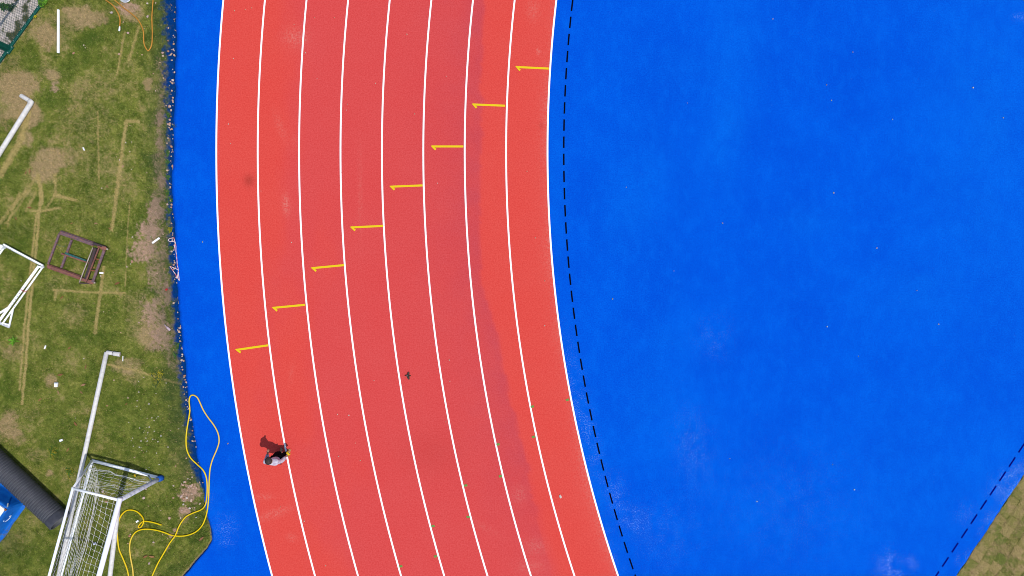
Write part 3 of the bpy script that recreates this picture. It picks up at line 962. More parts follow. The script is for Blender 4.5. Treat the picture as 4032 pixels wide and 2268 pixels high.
for j in range(nl + 1):
    net.tube([netpt(j * GL / nl, s * dist[-1] / 22) for s in range(23)], .0042, 4)
# back sheet between rear top bar and ground bar
def backpt(l, f):
    sag = math.sin(math.pi * f) * .1
    nx_ = float(vnoise(np.array([l * 1.5 + 9]), np.array([f * 3]), 15)[0]) - .5
    return G(l + nx_ * .06, DT + (DG - DT) * f - sag * (.5 + nx_), GH + (.05 - GH) * f)
for i in range(1, 5):
    net.tube([backpt(l_ * GL / 30, .08 + i / 5.5) for l_ in range(31)], .0038, 4)
for j in range(0, nl + 1, 1):
    net.tube([backpt(j * GL / nl, s / 8) for s in range(9)], .0038, 4)
# side sheets
for l in (0, GL):
    def sidept(u_, v_):
        bot = G(l, .12 + (DG - .15) * u_, .10)
        top = G(l, .03 + (DT - .05) * u_, GH - .04 - .22 * math.sin(math.pi * u_))
        q = bot.lerp(top, v_)
        nx_ = float(vnoise(np.array([u_ * 3 + 9]), np.array([v_ * 4]), 25)[0]) - .5
        ny_ = float(vnoise(np.array([u_ * 9 + 9]), np.array([v_ * 9]), 26)[0]) - .5
        return q + gl * (nx_ * .22 + ny_ * .08 + .05) + gd_ * ny_ * .08
    for i in range(1, 12):
        net.tube([sidept(u_ / 16, i / 12) for u_ in range(17)], .0038, 4)
    for i in range(1, 7):
        net.tube([sidept(i / 7, v_ / 14) for v_ in range(15)], .0038, 4)
    # gathered selvedge rope
    net.tube([sidept(u_ / 16, .12 + .05 * math.sin(u_)) for u_ in range(17)], .013, 5)
    net.tube([G(l, DT + (DG - DT) * s / 10, GH + (.05 - GH) * s / 10) + gl * .06 * math.sin(s) * .5 for s in range(11)], .02, 6)
no = net.build('net', M['net'], goal)
tag(no, 'knotted white net sagging inside the goal', kind='stuff')
MB().beam(W(530, 1868, .09), W(531, 1877, .09), .05, .02).build('yellow_tag', M['yellow_plastic'], goal)

# ------------------------------------------------------------------ corrugated pipe
PR = .305
pe = W(236, 2054, PR)
pa = W(0, 1832, PR)
pd = (pe - pa).normalized()
pl = thing('corrugated_pipe', 'large black corrugated plastic pipe lying beside the blue tarpaulin', 'pipe', (pe.x, pe.y, 0))
rings = []
LP = 4.6
sock = .27
nring = 0
s = LP
prof = []
pit = .076
x = sock
prof += [(0, PR * .985), (.02, PR * 1.0), (.10, PR * .985), (sock - .06, PR * .965), (sock - .02, PR * .92)]
while x < LP:
    prof += [(x, PR * .83), (x + pit * .16, PR * .985), (x + pit * .36, PR * 1.0), (x + pit * .58, PR * .985), (x + pit * .74, PR * .83)]
    x += pit
xv = Vector((-pd.y, pd.x, 0)); yv = Vector((0, 0, 1))
def ringat(s_, r_, n=40):
    c = pe - pd * s_
    return [c + xv * math.cos(2 * math.pi * k / n) * r_ + yv * math.sin(2 * math.pi * k / n) * r_ for k in range(n)]
mbp = MB().rings([ringat(a, b_) for a, b_ in prof], cap=False)
mbp.build('ribbed_wall', M['pipe'], pl, True)
MB().rings([ringat(0, PR * .985), ringat(-.004, PR * .96), ringat(0, PR * .9)], cap=False).build('rim', M['pipe_in'], pl, True)
MB().rings([ringat(0, PR * .9), ringat(LP, PR * .88)], cap=False).build('inner_wall', M['pipe_in'], pl, True)
sm = MB()
for k in range(int((LP - sock) / pit)):
    c = pe - pd * (sock + pit * (k + .37))
    d_ = (xv * -.42 + yv * .9).normalized()
    q = c + d_ * (PR * 1.0)
    sm.beam(q - pd * .012, q + pd * .012, .022, .008)
tag(sm.build('seam_marks', M['pipe_in'], pl), kind='stuff')

# ------------------------------------------------------------------ tarpaulin covered stack
BH = .6
tc = W(27, 2003, BH)
bc_ = W(103, 1983, 0)
e1 = (W(0, 2129) - bc_); e1.z = 0; e1.normalize()      # right side runs down-left
e2 = Vector((e1.y, -e1.x, 0))
if e2.x > 0: e2 = -e2
bc0 = tc.copy(); bc0.z = 0
tp_ = thing('tarpaulin_stack', 'low stack covered by a blue tarpaulin with a white board on top', 'covered stack', (bc0.x, bc0.y, 0))
L1, L2 = 2.2, 2.0
tv, tf = [], []
NU = 30
def wr(x_, y_, s_=1.0):
    return float(fbm(np.array([x_ * 3.0]), np.array([y_ * 3.0]), 77, 3)[0] - .5) * s_
def B3(a, b_, h, o=0.0):
    return bc0 + e1 * a + e2 * b_ + Vector((0, 0, h))
def sheet(mb, f, n, m_):
    vs_ = [f(i / n, j / m_) for i in range(n + 1) for j in range(m_ + 1)]
    fs = [(i * (m_ + 1) + j, (i + 1) * (m_ + 1) + j, (i + 1) * (m_ + 1) + j + 1, i * (m_ + 1) + j + 1) for i in range(n) for j in range(m_)]
    mb.add(vs_, fs)
tm = MB()
def profd(v_):      # outward distance and height along the drape
    if v_ < .12: return (0, BH)
    if v_ < .6:
        t_ = (v_ - .12) / .48
        return (.02 + .06 * t_ * t_, BH * (1 - t_) + .02 * t_)
    t_ = (v_ - .6) / .4
    return (.08 + .09 * t_, .022 - .008 * t_)
def side_right(u_, v_):
    d_, h_ = profd(v_)
    a = u_ * L1
    return B3(a, -d_ + wr(a, v_ * 2, .06 * min(1, v_ * 2)), max(.012, h_ + wr(a + 5, v_ * 3, .03)))
def side_top(u_, v_):
    d_, h_ = profd(v_)
    if v_ > .6: d_ = .08 + .62 * (v_ - .6) / .4
    a = u_ * L2
    return B3(-d_ + wr(a, v_ * 2 + 9, .06 * min(1, v_ * 2)), a, max(.012, h_ + wr(a + 15, v_ * 3, .04)))
def corner(u_, v_):
    d_, h_ = profd(v_)
    d2_ = d_ if v_ <= .6 else .08 + .62 * (v_ - .6) / .4
    an = u_ * math.pi / 2
    a = B3(-d2_ * math.sin(an), -d_ * math.cos(an), max(.012, h_))
    f0 = side_right(0, v_) - B3(0, -d_, max(.012, h_)); f1 = side_top(0, v_) - B3(-d2_, 0, max(.012, h_))
    return a + f0 * (1 - u_) + f1 * u_
sheet(tm, side_right, 26, 18); sheet(tm, lambda u_, v_: side_top(u_, v_), 24, 18); sheet(tm, corner, 8, 18)
bt = MB()
tm.add([B3(0, 0, BH), B3(L1, 0, BH), B3(L1, L2, BH), B3(0, L2, BH)], [(0, 1, 2, 3)])
to = tm.build('tarpaulin', M['tarp'], tp_, True)
sol = to.modifiers.new('thick', 'SOLIDIFY'); sol.thickness = .006; sol.offset = -1
bd_ = MB()
for a0, a1 in ((.02, .98), (1.0, 2.16)):
    vs_ = [B3(a0, .02, BH + .008), B3(a1, .02, BH + .008), B3(a1, L2, BH + .008), B3(a0, L2, BH + .008)]
    top = [v + Vector((0, 0, .035)) for v in vs_]
    MB().add(vs_ + top, [(0, 1, 5, 4), (1, 2, 6, 5), (2, 3, 7, 6), (3, 0, 4, 7), (4, 5, 6, 7)]).build('white_board', M['board'], tp_)
MB().beam(B3(-.03, .02, BH - .02), B3(-.10, .09, BH - .06), .035, .02).build('buckle', M['bolt'], tp_)
MB().beam(B3(.0, .0, BH + .03), B3(.05, .0, BH + .04), .06, .03).build('corner_clip', M['rust_orange'], tp_)
cl = [B3(.32 + .12 * math.sin(t_), -.05 - .05 * t_ / 6, .46 + .09 * math.cos(t_)) for t_ in np.linspace(.4, 5.2, 14)]
MB().tube([c_ - e2 * .05 for c_ in cl], .008, 5).build('cord_loop', M['white_pvc'], tp_, True)

# ------------------------------------------------------------------ rusty frame
def Z1(zx, zy, h): return W(160 + zx / 5.573, 880 + zy / 5.573, h)
fr = thing('rusty_steel_frame', 'rusty square steel frame with a ladder-like end lying on the lawn', 'metal frame', W(300, 1010))
def channel(name, a, b_, w, h, mat):
    """channel section: web with two raised flanges"""
    mb = MB()
    a, b_ = Vector(a), Vector(b_)
    t = (b_ - a).normalized(); s_ = Vector((-t.y, t.x, 0)).normalized()
    mb.beam(a, b_, w * .6, h)
    mb.beam(a + s_ * w * .42 + Vector((0, 0, -.012)), b_ + s_ * w * .42 + Vector((0, 0, -.012)), w * .14, h * .8)
    mb.beam(a - s_ * w * .42 + Vector((0, 0, -.02)), b_ - s_ * w * .42 + Vector((0, 0, -.02)), w * .22, h * .6)
    return mb.build(name, M[mat], fr)
channel('side_beam', Z1(440, 195, .07), Z1(1160, 450, .07), .125, .10, 'rust_grey')
channel('side_beam', Z1(160, 935, .07), Z1(880, 1190, .07), .125, .10, 'rust')
MB().beam(Z1(1170, 440, .09), Z1(1420, 520, .09), .07, .12).build('beam_end', M['dark_steel'], fr)
MB().beam(Z1(890, 1215, .09), Z1(1120, 1285, .09), .10, .08).build('beam_end', M['rust'], fr)
MB().beam(Z1(412, 225, .06), Z1(165, 890, .06), .055, .055).build('cross_bar', M['rust_grey'], fr)
MB().beam(Z1(682, 360, .06), Z1(455, 975, .06), .058, .055).build('cross_bar', M['rust_grey'], fr)
MB().beam(Z1(455, 662, .10), Z1(1110, 885, .10), .04, .04).build('centre_angle', M['rust'], fr)
MB().beam(Z1(535, 650, .10), Z1(1000, 822, .10), .062, .02).build('teal_strip', M['teal_strip'], fr)
MB().tube([Z1(1145, 530, .20), Z1(850, 1290, .20)], .0165, 8).build('pale_rod', M['rod'], fr, True)
MB().beam(Z1(1215, 545, .10), Z1(1000, 1225, .10), .075, .12).build('dark_plate', M['dark_steel'], fr)
MB().beam(Z1(1280, 535, .24), Z1(988, 1290, .24), .034, .034).build('ladder_rail', M['rust'], fr)
MB().beam(Z1(1395, 590, .24), Z1(1140, 1290, .24), .066, .05).build('ladder_rail', M['rust_grey'], fr)
for a, b_ in (((1190, 770), (1310, 800)), ((1090, 1030), (1225, 1040))):
    MB().tube([Z1(*a, .24), Z1(*b_, .24)], .018, 8).build('rung', M['rust_orange'], fr, True)
for (x_, y_) in ((1390, 545), (1108, 1285)):
    MB().beam(Z1(x_, y_, .0), Z1(x_, y_, .25), .11, .12).build('corner_leg', M['rust'], fr)
MB().tube([Z1(1395, 545, .2), Z1(1480, 570, .2)], .024, 8).build('pivot_stub', M['rod'], fr, True)
MB().tube([Z1(1120, 1290, .2), Z1(1200, 1300, .2)], .024, 8).build('pivot_stub', M['rod'], fr, True)
MB().beam(Z1(850, 1305, .06), Z1(1120, 1325, .06), .03, .03).build('end_tie', M['dark_steel'], fr)
MB().beam(Z1(1250, 500, .18), Z1(1390, 560, .18), .05, .04).build('end_tie', M['rust'], fr)
MB().tube([Z1(350, 455, .07), Z1(420, 490, .05), Z1(500, 500, .04), Z1(560, 490, .04)], .006, 5).build('loose_wire', M['teal_strip'], fr)

# ------------------------------------------------------------------ white steel frame at the left border
def Z2(zx, zy, h): return W(zx / 3.916, 940 + zy / 3.916, h)
wf = thing('white_steel_frame', 'white steel frame with drilled rails and triangular feet at the left border', 'metal frame', W(90, 1120))
def wbeam(name, pts, w, h, mat='white_metal'):
    mb = MB()
    for a, b_ in zip(pts[:-1], pts[1:]): mb.beam(a, b_, w, h)
    return mb.build(name, M[mat], wf)
wbeam('cross_bar', [Z2(55, 86, .2), Z2(662, 412, .2)], .045, .05)
wbeam('cross_bar', [Z2(60, 108, .05), Z2(640, 415, .05)], .03, .04, 'grey_wrap')
lr = wbeam('drilled_rail', [Z2(598, 422, .18), Z2(-26, 1286, .18)], .076, .016)
rr_ = wbeam('drilled_rail', [Z2(650, 449, .1), Z2(33, 1317, .1)], .048, .016)
lr2 = wbeam('drilled_rail', [Z2(32, 100, .18), Z2(-420, 730, .18)], .085, .016)
rr2 = wbeam('drilled_rail', [Z2(52, 150, .1), Z2(-420, 808, .1)], .054, .016)
wbeam('foot_brace', [Z2(130, 1062, .14), Z2(-60, 1180, .05)], .055, .045)
wbeam('foot_brace', [Z2(198, 1100, .1), Z2(140, 1350, .05)], .04, .04)
wbeam('foot_plate', [Z2(-60, 1275, .04), Z2(150, 1362, .04)], .075, .03, 'grey_wrap')
wbeam('spreader', [Z2(60, 1305, .08), Z2(145, 1330, .08)], .04, .04)
wbeam('spreader', [Z2(612, 430, .13), Z2(655, 440, .13)], .05, .16)
wbeam('spreader', [Z2(30, 110, .13), Z2(52, 150, .13)], .05, .16)
for hs, par, z in (([(370, 750), (305, 843), (272, 890), (240, 935), (206, 980), (172, 1030)], lr, .1885), ([(425, 772), (357, 865), (323, 908), (292, 955), (258, 1000), (226, 1047)], rr_, .1085)):
    for q in hs:
        c_ = Z2(*q, z)
        MB().tube([c_, c_ + Vector((0, 0, .003))], .012, 8).build('bolt_hole', M['black_hole'], par)
MB().tube([Z2(318, 785, .21), Z2(350, 800, .225), Z2(392, 818, .14), Z2(420, 800, .12)], .012, 6).build('red_tie', M['red_cord'], wf, True)

# ------------------------------------------------------------------ hoses
def hose(name, pts, r, mat, label, zf=None, fade=None):
    ps_ = spline(pts, 6)
    loc = (ps_[0].x, ps_[0].y, 0)
    o = MB().tube(ps_, r, 8).build(name, M[mat], None, True, loc)
    if fade is not None:
        v = []
        for i in range(len(ps_)):
            f = np.interp(i / 6, [a for a, _ in fade], [b_ for _, b_ in fade])
            v += [f] * 8
        at = o.data.attributes.new('fade', 'FLOAT', 'POINT')
        at.data.foreach_set('value', np.array(v, dtype=float))
    return tag(o, label, 'hose')
def Q6(x_, y_, h): return W(400 + x_ / 1.886, 1500 + y_ / 1.886, h)
def zat(px_, py2, r):
    return r + (ZB + .004 if px_ > edge_px(py2) - 12 else .012)
A_ = [(445, 1070), (380, 1050), (315, 1042), (285, 1062), (273, 1086), (290, 1086), (308, 1060), (312, 1035), (300, 1005), (265, 972), (220, 958), (180, 965), (145, 1000), (125, 1050), (118, 1110), (120, 1180), (130, 1250), (155, 1310), (180, 1370), (195, 1420), (203, 1480), (195, 1560), (160, 1640)]
hr = .020
pts = []
for i, (a, b_) in enumerate(A_):
    z = zat(400 + a / 1.886, 1500 + b_ / 1.886, hr) + (.045 if i in (6, 7) else 0)
    pts.append(Q6(a, b_, z))
hose('garden_hose', pts, hr, 'hose', 'yellow hose with a small curled free end beside the goal')
B_ = [(240, 1640), (240, 1540), (235, 1449), (230, 1390), (215, 1310), (208, 1230), (220, 1170), (250, 1125), (290, 1105), (340, 1100), (400, 1107), (460, 1123), (520, 1145), (580, 1152), (640, 1145), (700, 1120), (745, 1075), (770, 1020), (785, 960), (794, 880), (797, 800), (801, 700), (808, 640), (825, 580), (855, 510), (872, 450), (865, 390), (835, 330), (790, 270), (755, 215), (730, 160), (710, 122), (680, 105), (658, 115), (650, 150), (655, 220), (645, 290), (632, 370), (627, 440), (633, 510), (660, 570), (710, 620), (752, 660), (776, 710), (784, 780), (781, 860), (770, 920), (740, 955), (680, 980), (630, 1005), (595, 1045), (570, 1090), (545, 1150), (505, 1205), (455, 1290), (415, 1360), (375, 1449), (330, 1560), (300, 1650)]
pts = []
for i, (a, b_) in enumerate(B_):
    z = zat(400 + a / 1.886, 1500 + b_ / 1.886, hr) + (.045 if (a, b_) in ((545, 1150), (770, 920), (570, 1090)) else 0)
    pts.append(Q6(a, b_, z))
hose('garden_hose', pts, hr, 'hose_half', 'long yellow hose looping from the lawn onto the blue track edge', fade=[(0, .8), (5, .7), (7, .0), (21, 0), (23, .9), (31, .9), (33, .1), (60, 0)])
def Q8(x_, y_, r): return W(400 + x_ / 6.037, y_ / 6.037, r + .012)
r2 = .0165
A2 = [(-300, -420), (-120, -200), (100, 0), (200, 70), (280, 140), (340, 230), (390, 310), (425, 400), (440, 490), (436, 560), (430, 640)]
h1 = hose('garden_hose', [Q8(a, b_, r2) for a, b_ in A2], r2, 'hose_faded', 'faded orange hose ending in a white nozzle on the grass')
MB().tube([Q8(431, 630, r2), Q8(427, 660, r2), Q8(419, 738, r2)], [.019, .021, .024], 10).build('nozzle', M['white_pvc'], h1, True)
B2 = [(-40, -420), (150, -170), (310, 0), (380, 60), (450, 120), (540, 200), (640, 270), (740, 350), (840, 440), (910, 540), (960, 640), (985, 720), (1000, 820), (1000, 920), (1005, 1010), (1030, 1100), (1070, 1170), (1105, 1208), (1150, 1160), (1185, 1080), (1200, 980), (1205, 800), (1200, 600), (1195, 400), (1205, 250), (1215, 100), (1222, 0), (1225, -300)]
hose('garden_hose', [Q8(a, b_, r2) for a, b_ in B2], r2, 'hose_faded', 'faded orange hose making a narrow loop towards the track')

# round white lid at the top border
c = W(496, -12)
lid = thing('bucket_lid', 'round white lid lying at the top border between the orange hoses', 'lid', (c.x, c.y, 0))
def lathe(prof, c, n=28):
    return [[Vector((c.x + r_ * math.cos(2 * math.pi * k / n), c.y + r_ * math.sin(2 * math.pi * k / n), z_)) for k in range(n)] for r_, z_ in prof]
MB().rings(lathe([(.15, .0), (.17, .02), (.178, .05), (.176, .062), (.165, .062), (.16, .05), (.02, .052)], c)).build('disc', M['grey_wrap'], lid, True)
MB().rings(lathe([(.179, .035), (.186, .04), (.186, .055), (.179, .06)], c), cap=False).build('rim', M['white_pvc'], lid, True)

# ------------------------------------------------------------------ stones, chips, leaves, litter
stone_me = []
for v_ in range(7):
    bm = bmesh.new()
    bmesh.ops.create_icosphere(bm, subdivisions=1, radius=1)
    sx, sy, sz = random.uniform(.8, 1.2), random.uniform(.6, .95), random.uniform(.45, .7)
    for v in bm.verts:
        k = 1 + random.uniform(-.2, .2)
        v.co = Vector((v.co.x * sx * k, v.co.y * sy * k, v.co.z * sz * k))
    me = bpy.data.meshes.new('pebble'); bm.to_mesh(me); bm.free()
    stone_me.append(me)
stone_white = []
for me in stone_me:
    m2 = me.copy(); m2.materials.append(M['stone_white']); stone_white.append(m2)
    me.materials.append(M['stone'])
def pebble(px_, py2, size, z, name, label, cat, group, meshes):
    o = bpy.data.objects.new(name, random.choice(meshes))
    COL.objects.link(o)
    p = W(px_, py2)
    o.location = (p.x, p.y, z + size * .25)
    o.scale = (size,) * 3
    o.rotation_euler = (random.uniform(-.3, .3), random.uniform(-.3, .3), random.uniform(0, 6.3))
    return tag(o, label, cat, group)
for k in range(165):
    y_ = random.triangular(0, 1900, 200) if random.random() < .45 else random.uniform(0, 1900)
    off = abs(random.gauss(0, 1)) * (16 if y_ < 500 else 11) + 2
    pebble(edge_px(y_) - off, y_, random.uniform(.016, .042), .0, 'pebble', 'small pale pebble in the dark seam along the blue track edge', 'pebble', 'pebbles along the track edge', stone_me)
for k in range(34):
    y_ = random.gauss(1950, 50); x_ = random.gauss(745, 24)
    if x_ < edge_px(y_) - 6:
        pebble(x_, y_, random.uniform(.02, .05), -.005, 'pebble', 'pale pebble on the bare soil patch near the hose', 'pebble', 'pebbles on the bare soil patch', stone_me)
LAWN_ST = [(548, 1270), (330, 178), (336, 188), (290, 210), (470, 213), (480, 170), (560, 216), (505, 130), (613, 12), (580, 14), (440, 50), (582, 65), (600, 60), (642, 220), (641, 208), (604, 290), (567, 1960), (682, 1960), (420, 1975), (668, 2040), (405, 1935), (660, 2118), (605, 2135), (640, 2105), (588, 2218), (510, 2110), (520, 1030), (500, 1050), (715, 1905), (740, 1885)]
for (x_, y_) in LAWN_ST:
    pebble(x_, y_, random.uniform(.02, .05), 0, 'pebble', 'pale pebble lying scattered on the lawn', 'pebble', 'pebbles scattered on the lawn', stone_me)
for k in range(45):
    y_ = random.uniform(0, 2250); x_ = random.uniform(380, 680)
    if x_ > edge_px(y_) - 30: continue
    pebble(x_, y_, random.uniform(.012, .03), 0, 'pebble', 'pale pebble lying scattered on the lawn', 'pebble', 'pebbles scattered on the lawn', stone_me)
for k in range(58):
    if k < 44: x_, y_ = random.gauss(590, 55), random.gauss(1690, 75)
    else: x_, y_ = random.uniform(10, 640), random.uniform(500, 2000)
    if x_ > edge_px(y_) - 20 or (x_ < 290 and y_ > 1800): continue
    pebble(x_, y_, random.uniform(.011, .026), .006, 'paper_scrap', 'tiny whitish scrap scattered in the grass', 'litter', 'whitish scraps in the grass', stone_white)
RED_ST = [(926, 44), (968, 40), (993, 34), (1240, 72), (1318, 72), (1160, 98), (922, 232), (902, 490), (910, 567), (1250, 312), (1030, 753), (1634, 450), (1724, 722), (1150, 955), (1205, 210), (1204, 160), (1370, 412), (1365, 435), (1758, 302), (1480, 330), (1603, 137), (1420, 1812), (1330, 1630), (1375, 1634), (1770, 1417), (1772, 1500), (1107, 1994), (1474, 1497), (1756, 1660), (1400, 1743), (2144, 1282), (2108, 937), (2075, 675), (2145, 1106), (1284, 2225), (1200, 2050), (1335, 1795), (900, 1745)]
for (x_, y_) in RED_ST:
    pebble(x_, y_, random.uniform(.014, .026), ZB + .004, 'pebble', 'tiny pale chip lying on the red lanes', 'pebble', 'chips on the red lanes', stone_me)
pebble(2206, 1953, .055, ZB + .004, 'pebble', 'largest pale chip on the innermost red lane near the bottom', 'pebble', None, stone_white)
BLUE_ST = [(3252, 336), (3355, 207), (3271, 397), (2705, 407), (3511, 471), (3827, 347), (3946, 465), (2465, 738), (2652, 1067), (3280, 760), (3449, 977), (2843, 879), (3254, 1286), (3377, 1402), (3692, 1276), (2872, 1804), (2978, 1973), (3361, 1926), (3607, 1144), (2411, 1177), (3276, 1827), (800, 953), (775, 2035), (3041, 77)]
for (x_, y_) in BLUE_ST:
    pebble(x_, y_, random.uniform(.014, .026), ZB, 'pebble', 'tiny pale chip lying on the blue surface', 'pebble', 'chips on the blue surface', stone_white if random.random() < .5 else stone_me)

leaf_me = []
for v_ in range(4):
    n = 7
    vs_, fs = [], []
    for i in range(n):
        t_ = i / (n - 1)
        w = math.sin(math.pi * (t_ * .92 + .04)) * .32
        zc = .12 * math.sin(t_ * 3 + v_)
        vs_ += [(t_ * 2 - 1, -w, zc + .18 * random.random()), (t_ * 2 - 1, 0, zc), (t_ * 2 - 1, w, zc + .18 * random.random())]
    for i in range(n - 1):
        a = i * 3
        fs += [(a, a + 3, a + 4, a + 1), (a + 1, a + 4, a + 5, a + 2)]
    me = bpy.data.meshes.new('dry_leaf'); me.from_pydata(vs_, [], fs); me.update(); me.materials.append(M['leaf_dry']); leaf_me.append(me)
LEAF = [(425, 735), (160, 1573), (232, 1544), (323, 1545), (120, 675), (105, 680), (65, 860), (120, 818), (464, 1116), (300, 1668), (370, 1055), (275, 1370), (340, 1445), (500, 1590), (270, 1770), (435, 900), (285, 880), (380, 880), (330, 1515), (650, 1060), (575, 2190), (600, 2190), (795, 2120), (240, 1475)]
for i, (x_, y_) in enumerate(LEAF):
    o = bpy.data.objects.new('dry_leaf', leaf_me[i % 4]); COL.objects.link(o)
    p = W(x_, y_); s_ = random.uniform(.045, .095)
    o.location = (p.x, p.y, .03); o.scale = (s_, s_, s_); o.rotation_euler = (0, 0, random.uniform(0, 6.3))
    tag(o, 'curled dry brown leaf lying on the grass', 'leaf', 'dry leaves on the grass')

# single litter pieces
def boxthing(name, label, cat, cx, cy, l, w, h, rot, mat, z=.01, extra=None):
    p = W(cx, cy)
    d_ = Vector((math.cos(rot), math.sin(rot), 0))
    t = thing(name, label, cat, (p.x, p.y, 0))
    MB().beam(p - d_ * l / 2 + Vector((0, 0, z + h / 2)), p + d_ * l / 2 + Vector((0, 0, z + h / 2)), w, h).build('body', M[mat], t)
    if extra:
        MB().beam(p + d_ * l * .3 + Vector((0, 0, z + h + .004)), p + d_ * l * .5 + Vector((0, 0, z + h + .004)), w * .98, .006).build('flap', M[extra], t)
    return t
boxthing('drink_carton', 'small white carton standing out on the grass between tyre marks and long pole', 'carton', 225, 1514, .13, .085, .07, 1.5, 'paper', extra='grey_wrap')
boxthing('foam_offcut', 'pale slanted foam offcut on the soil near the barrier tape', 'offcut', 615, 947, .26, .055, .015, .62, 'paper')
boxthing('paper_piece', 'small white paper piece beside the bright green weed', 'paper', 179, 1367, .11, .04, .012, 1.2, 'paper')
boxthing('paper_piece', 'crumpled white paper below the long tyre marks', 'paper', 243, 1733, .09, .06, .03, .3, 'paper')
boxthing('paper_piece', 'white paper scrap on the grass right of the rusty frame', 'paper', 401, 1075, .11, .05, .02, -.1, 'paper')
boxthing('plastic_strip', 'thin white strip beside the short arm of the long pole', 'litter', 485, 1412, .15, .022, .01, 1.55, 'paper')
boxthing('paper_piece', 'narrow white scrap on the open lawn above the rusty frame', 'paper', 331, 587, .10, .035, .012, -1.1, 'paper')
boxthing('paper_piece', 'white litter piece beside the curl of yellow hose', 'paper', 542, 2052, .08, .05, .02, .6, 'paper')
boxthing('paper_piece', 'white triangular scrap on the grass inside the goal net', 'paper', 374, 2140, .09, .06, .01, .4, 'paper')
p = W(660, 1288)
bt = thing('plastic_bottle', 'empty pinkish plastic bottle on the lawn close to the track edge', 'bottle', (p.x, p.y, 0))
bdv = Vector((.72, -.69, 0))
MB().tube([p - bdv * .02 + Vector((0, 0, .04)), p + bdv * .01 + Vector((0, 0, .04)), p + bdv * .12 + Vector((0, 0, .04)), p + bdv * .135 + Vector((0, 0, .04))], [.014, .034, .036, .026], 10).build('body', M['glass'], bt, True)
MB().tube([p - bdv * .11 + Vector((0, 0, .04)), p - bdv * .02 + Vector((0, 0, .04))], [.011, .014], 8).build('neck', M['glass'], bt, True)
boxthing('red_wrapper', 'small red wrapper on the soil near the track edge', 'wrapper', 657, 1140, .07, .05, .02, .5, 'red_cord')
boxthing('orange_chip', 'orange stick lying below the rusty frame', 'stick', 245, 1171, .10, .025, .02, .7, 'rust_orange')

# barrier tape
def Q9(x_, y_, h): return W(640 + x_ / 4.832, 880 + y_ / 4.832, h)
tp = [[(215, 520), (225, 460), (240, 370), (225, 345), (150, 345), (105, 325), (125, 290), (215, 268), (235, 340), (255, 430), (255, 530), (265, 600), (275, 700), (280, 790), (298, 860), (305, 960), (320, 1090)],
      [(320, 1090), (285, 1030), (300, 900), (298, 880), (140, 812), (200, 900), (255, 975), (270, 1030), (300, 960)], [(245, 360), (230, 440), (215, 515)]]
p = Q9(270, 700, 0)
tr = thing('barrier_tape', 'tangled red and white barrier tape along the blue track edge', 'tape', (p.x, p.y, 0))
for k, pl_ in enumerate(tp):
    mb = MB()
    for a, b_ in zip(pl_[:-1], pl_[1:]):
        za, zb_ = .055 + .02 * random.random(), .055 + .02 * random.random()
        mb.beam(Q9(*a, za), Q9(*b_, zb_), .02, .006)
    mb.build('tape_strand', M['tape_w'], tr)

# ------------------------------------------------------------------ plants
def leaf_mesh(name, ln, w, mat, droop=.3, up=.5):
    n = 6
    vs_, fs = [], []
    for i in range(n):
        t_ = i / (n - 1)
        ww_ = w * math.sin(math.pi * min(.98, t_ * .85 + .12)) * .5
        z = up * ln * t_ - droop * ln * t_ * t_
        vs_ += [(ln * t_, -ww_, z + ww_ * .4), (ln * t_, 0, z), (ln * t_, ww_, z + ww_ * .4)]
    for i in range(n - 1):
        a = i * 3
        fs += [(a, a + 3, a + 4, a + 1), (a + 1, a + 4, a + 5, a + 2)]
    me = bpy.data.meshes.new(name); me.from_pydata(vs_, [], fs); me.update(); me.materials.append(M[mat])
    return me
def rosette(px_, py2, nleaf, ln, w, mat, name, label):
    p = W(px_, py2)
    t = thing(name, label, 'weed', (p.x, p.y, 0))
    ms = [leaf_mesh('leaf', ln * f, w, mat, .35, .5 * g_) for f, g_ in ((1, 1), (.8, 1.5), (.6, 1.9))]
    MB().tube([p, p + Vector((0, 0, ln * .35))], [.012, .006], 6).build('stem', M['stem'], t)
    for i in range(nleaf):
        o = bpy.data.objects.new('leaf', ms[i % 3]); COL.objects.link(o); o.parent = t
        o.location = (0, 0, .02 + .25 * ln * (i / nleaf))
        o.rotation_euler = (random.uniform(-.3, .3), random.uniform(-.2, .2), i * 2.4 + random.uniform(-.3, .3))
    return t
rosette(57, 1342, 17, .17, .035, 'leaf_bright', 'leafy_weed', 'bright green spiky weed beside the left tyre marks')
rosette(143, 68, 12, .075, .03, 'leaf_yellow', 'leafy_weed', 'small yellow weed growing at the foot of the fence')
rosette(692, 497, 11, .12, .012, 'leaf_dark', 'leafy_weed', 'thin weed sprawling from the track edge onto the blue surface')
def bush(px_, py2, rx, ry, hh, n, mats, name, label, cat, leaf=.05):
    p = W(px_, py2)
    t = thing(name, label, cat, (p.x, p.y, 0))
    st = MB()
    for k in range(6):
        a = random.uniform(0, 6.3)
        st.tube([p, p + Vector((math.cos(a) * rx * .5, math.sin(a) * ry * .5, hh * .7))], [.008, .004], 5)
    st.build('stem', M['stem'], t)
    for mi, mt in enumerate(mats):
        mb = MB()
        for k in range(n // len(mats)):
            a = random.uniform(0, 6.3); q = math.sqrt(random.random())
            lump = .75 + .3 * math.sin(3 * a + mi)
            c = p + Vector((math.cos(a) * rx * q * lump, math.sin(a) * ry * q * lump, hh * random.random() ** .7 * (1 - .6 * q * q)))
            l_ = leaf * random.uniform(.6, 1.3); b1 = random.uniform(0, 6.3)
            d_ = Vector((math.cos(b1), math.sin(b1), random.uniform(-.5, .4))).normalized() * l_
            s_ = Vector((-math.sin(b1), math.cos(b1), random.uniform(-.4, .4))) * l_ * .35
            mb.add([c - d_, c + s_, c + d_, c - s_], [(0, 1, 2), (0, 2, 3)])
        mb.build('foliage', M[mt], t)
    return t
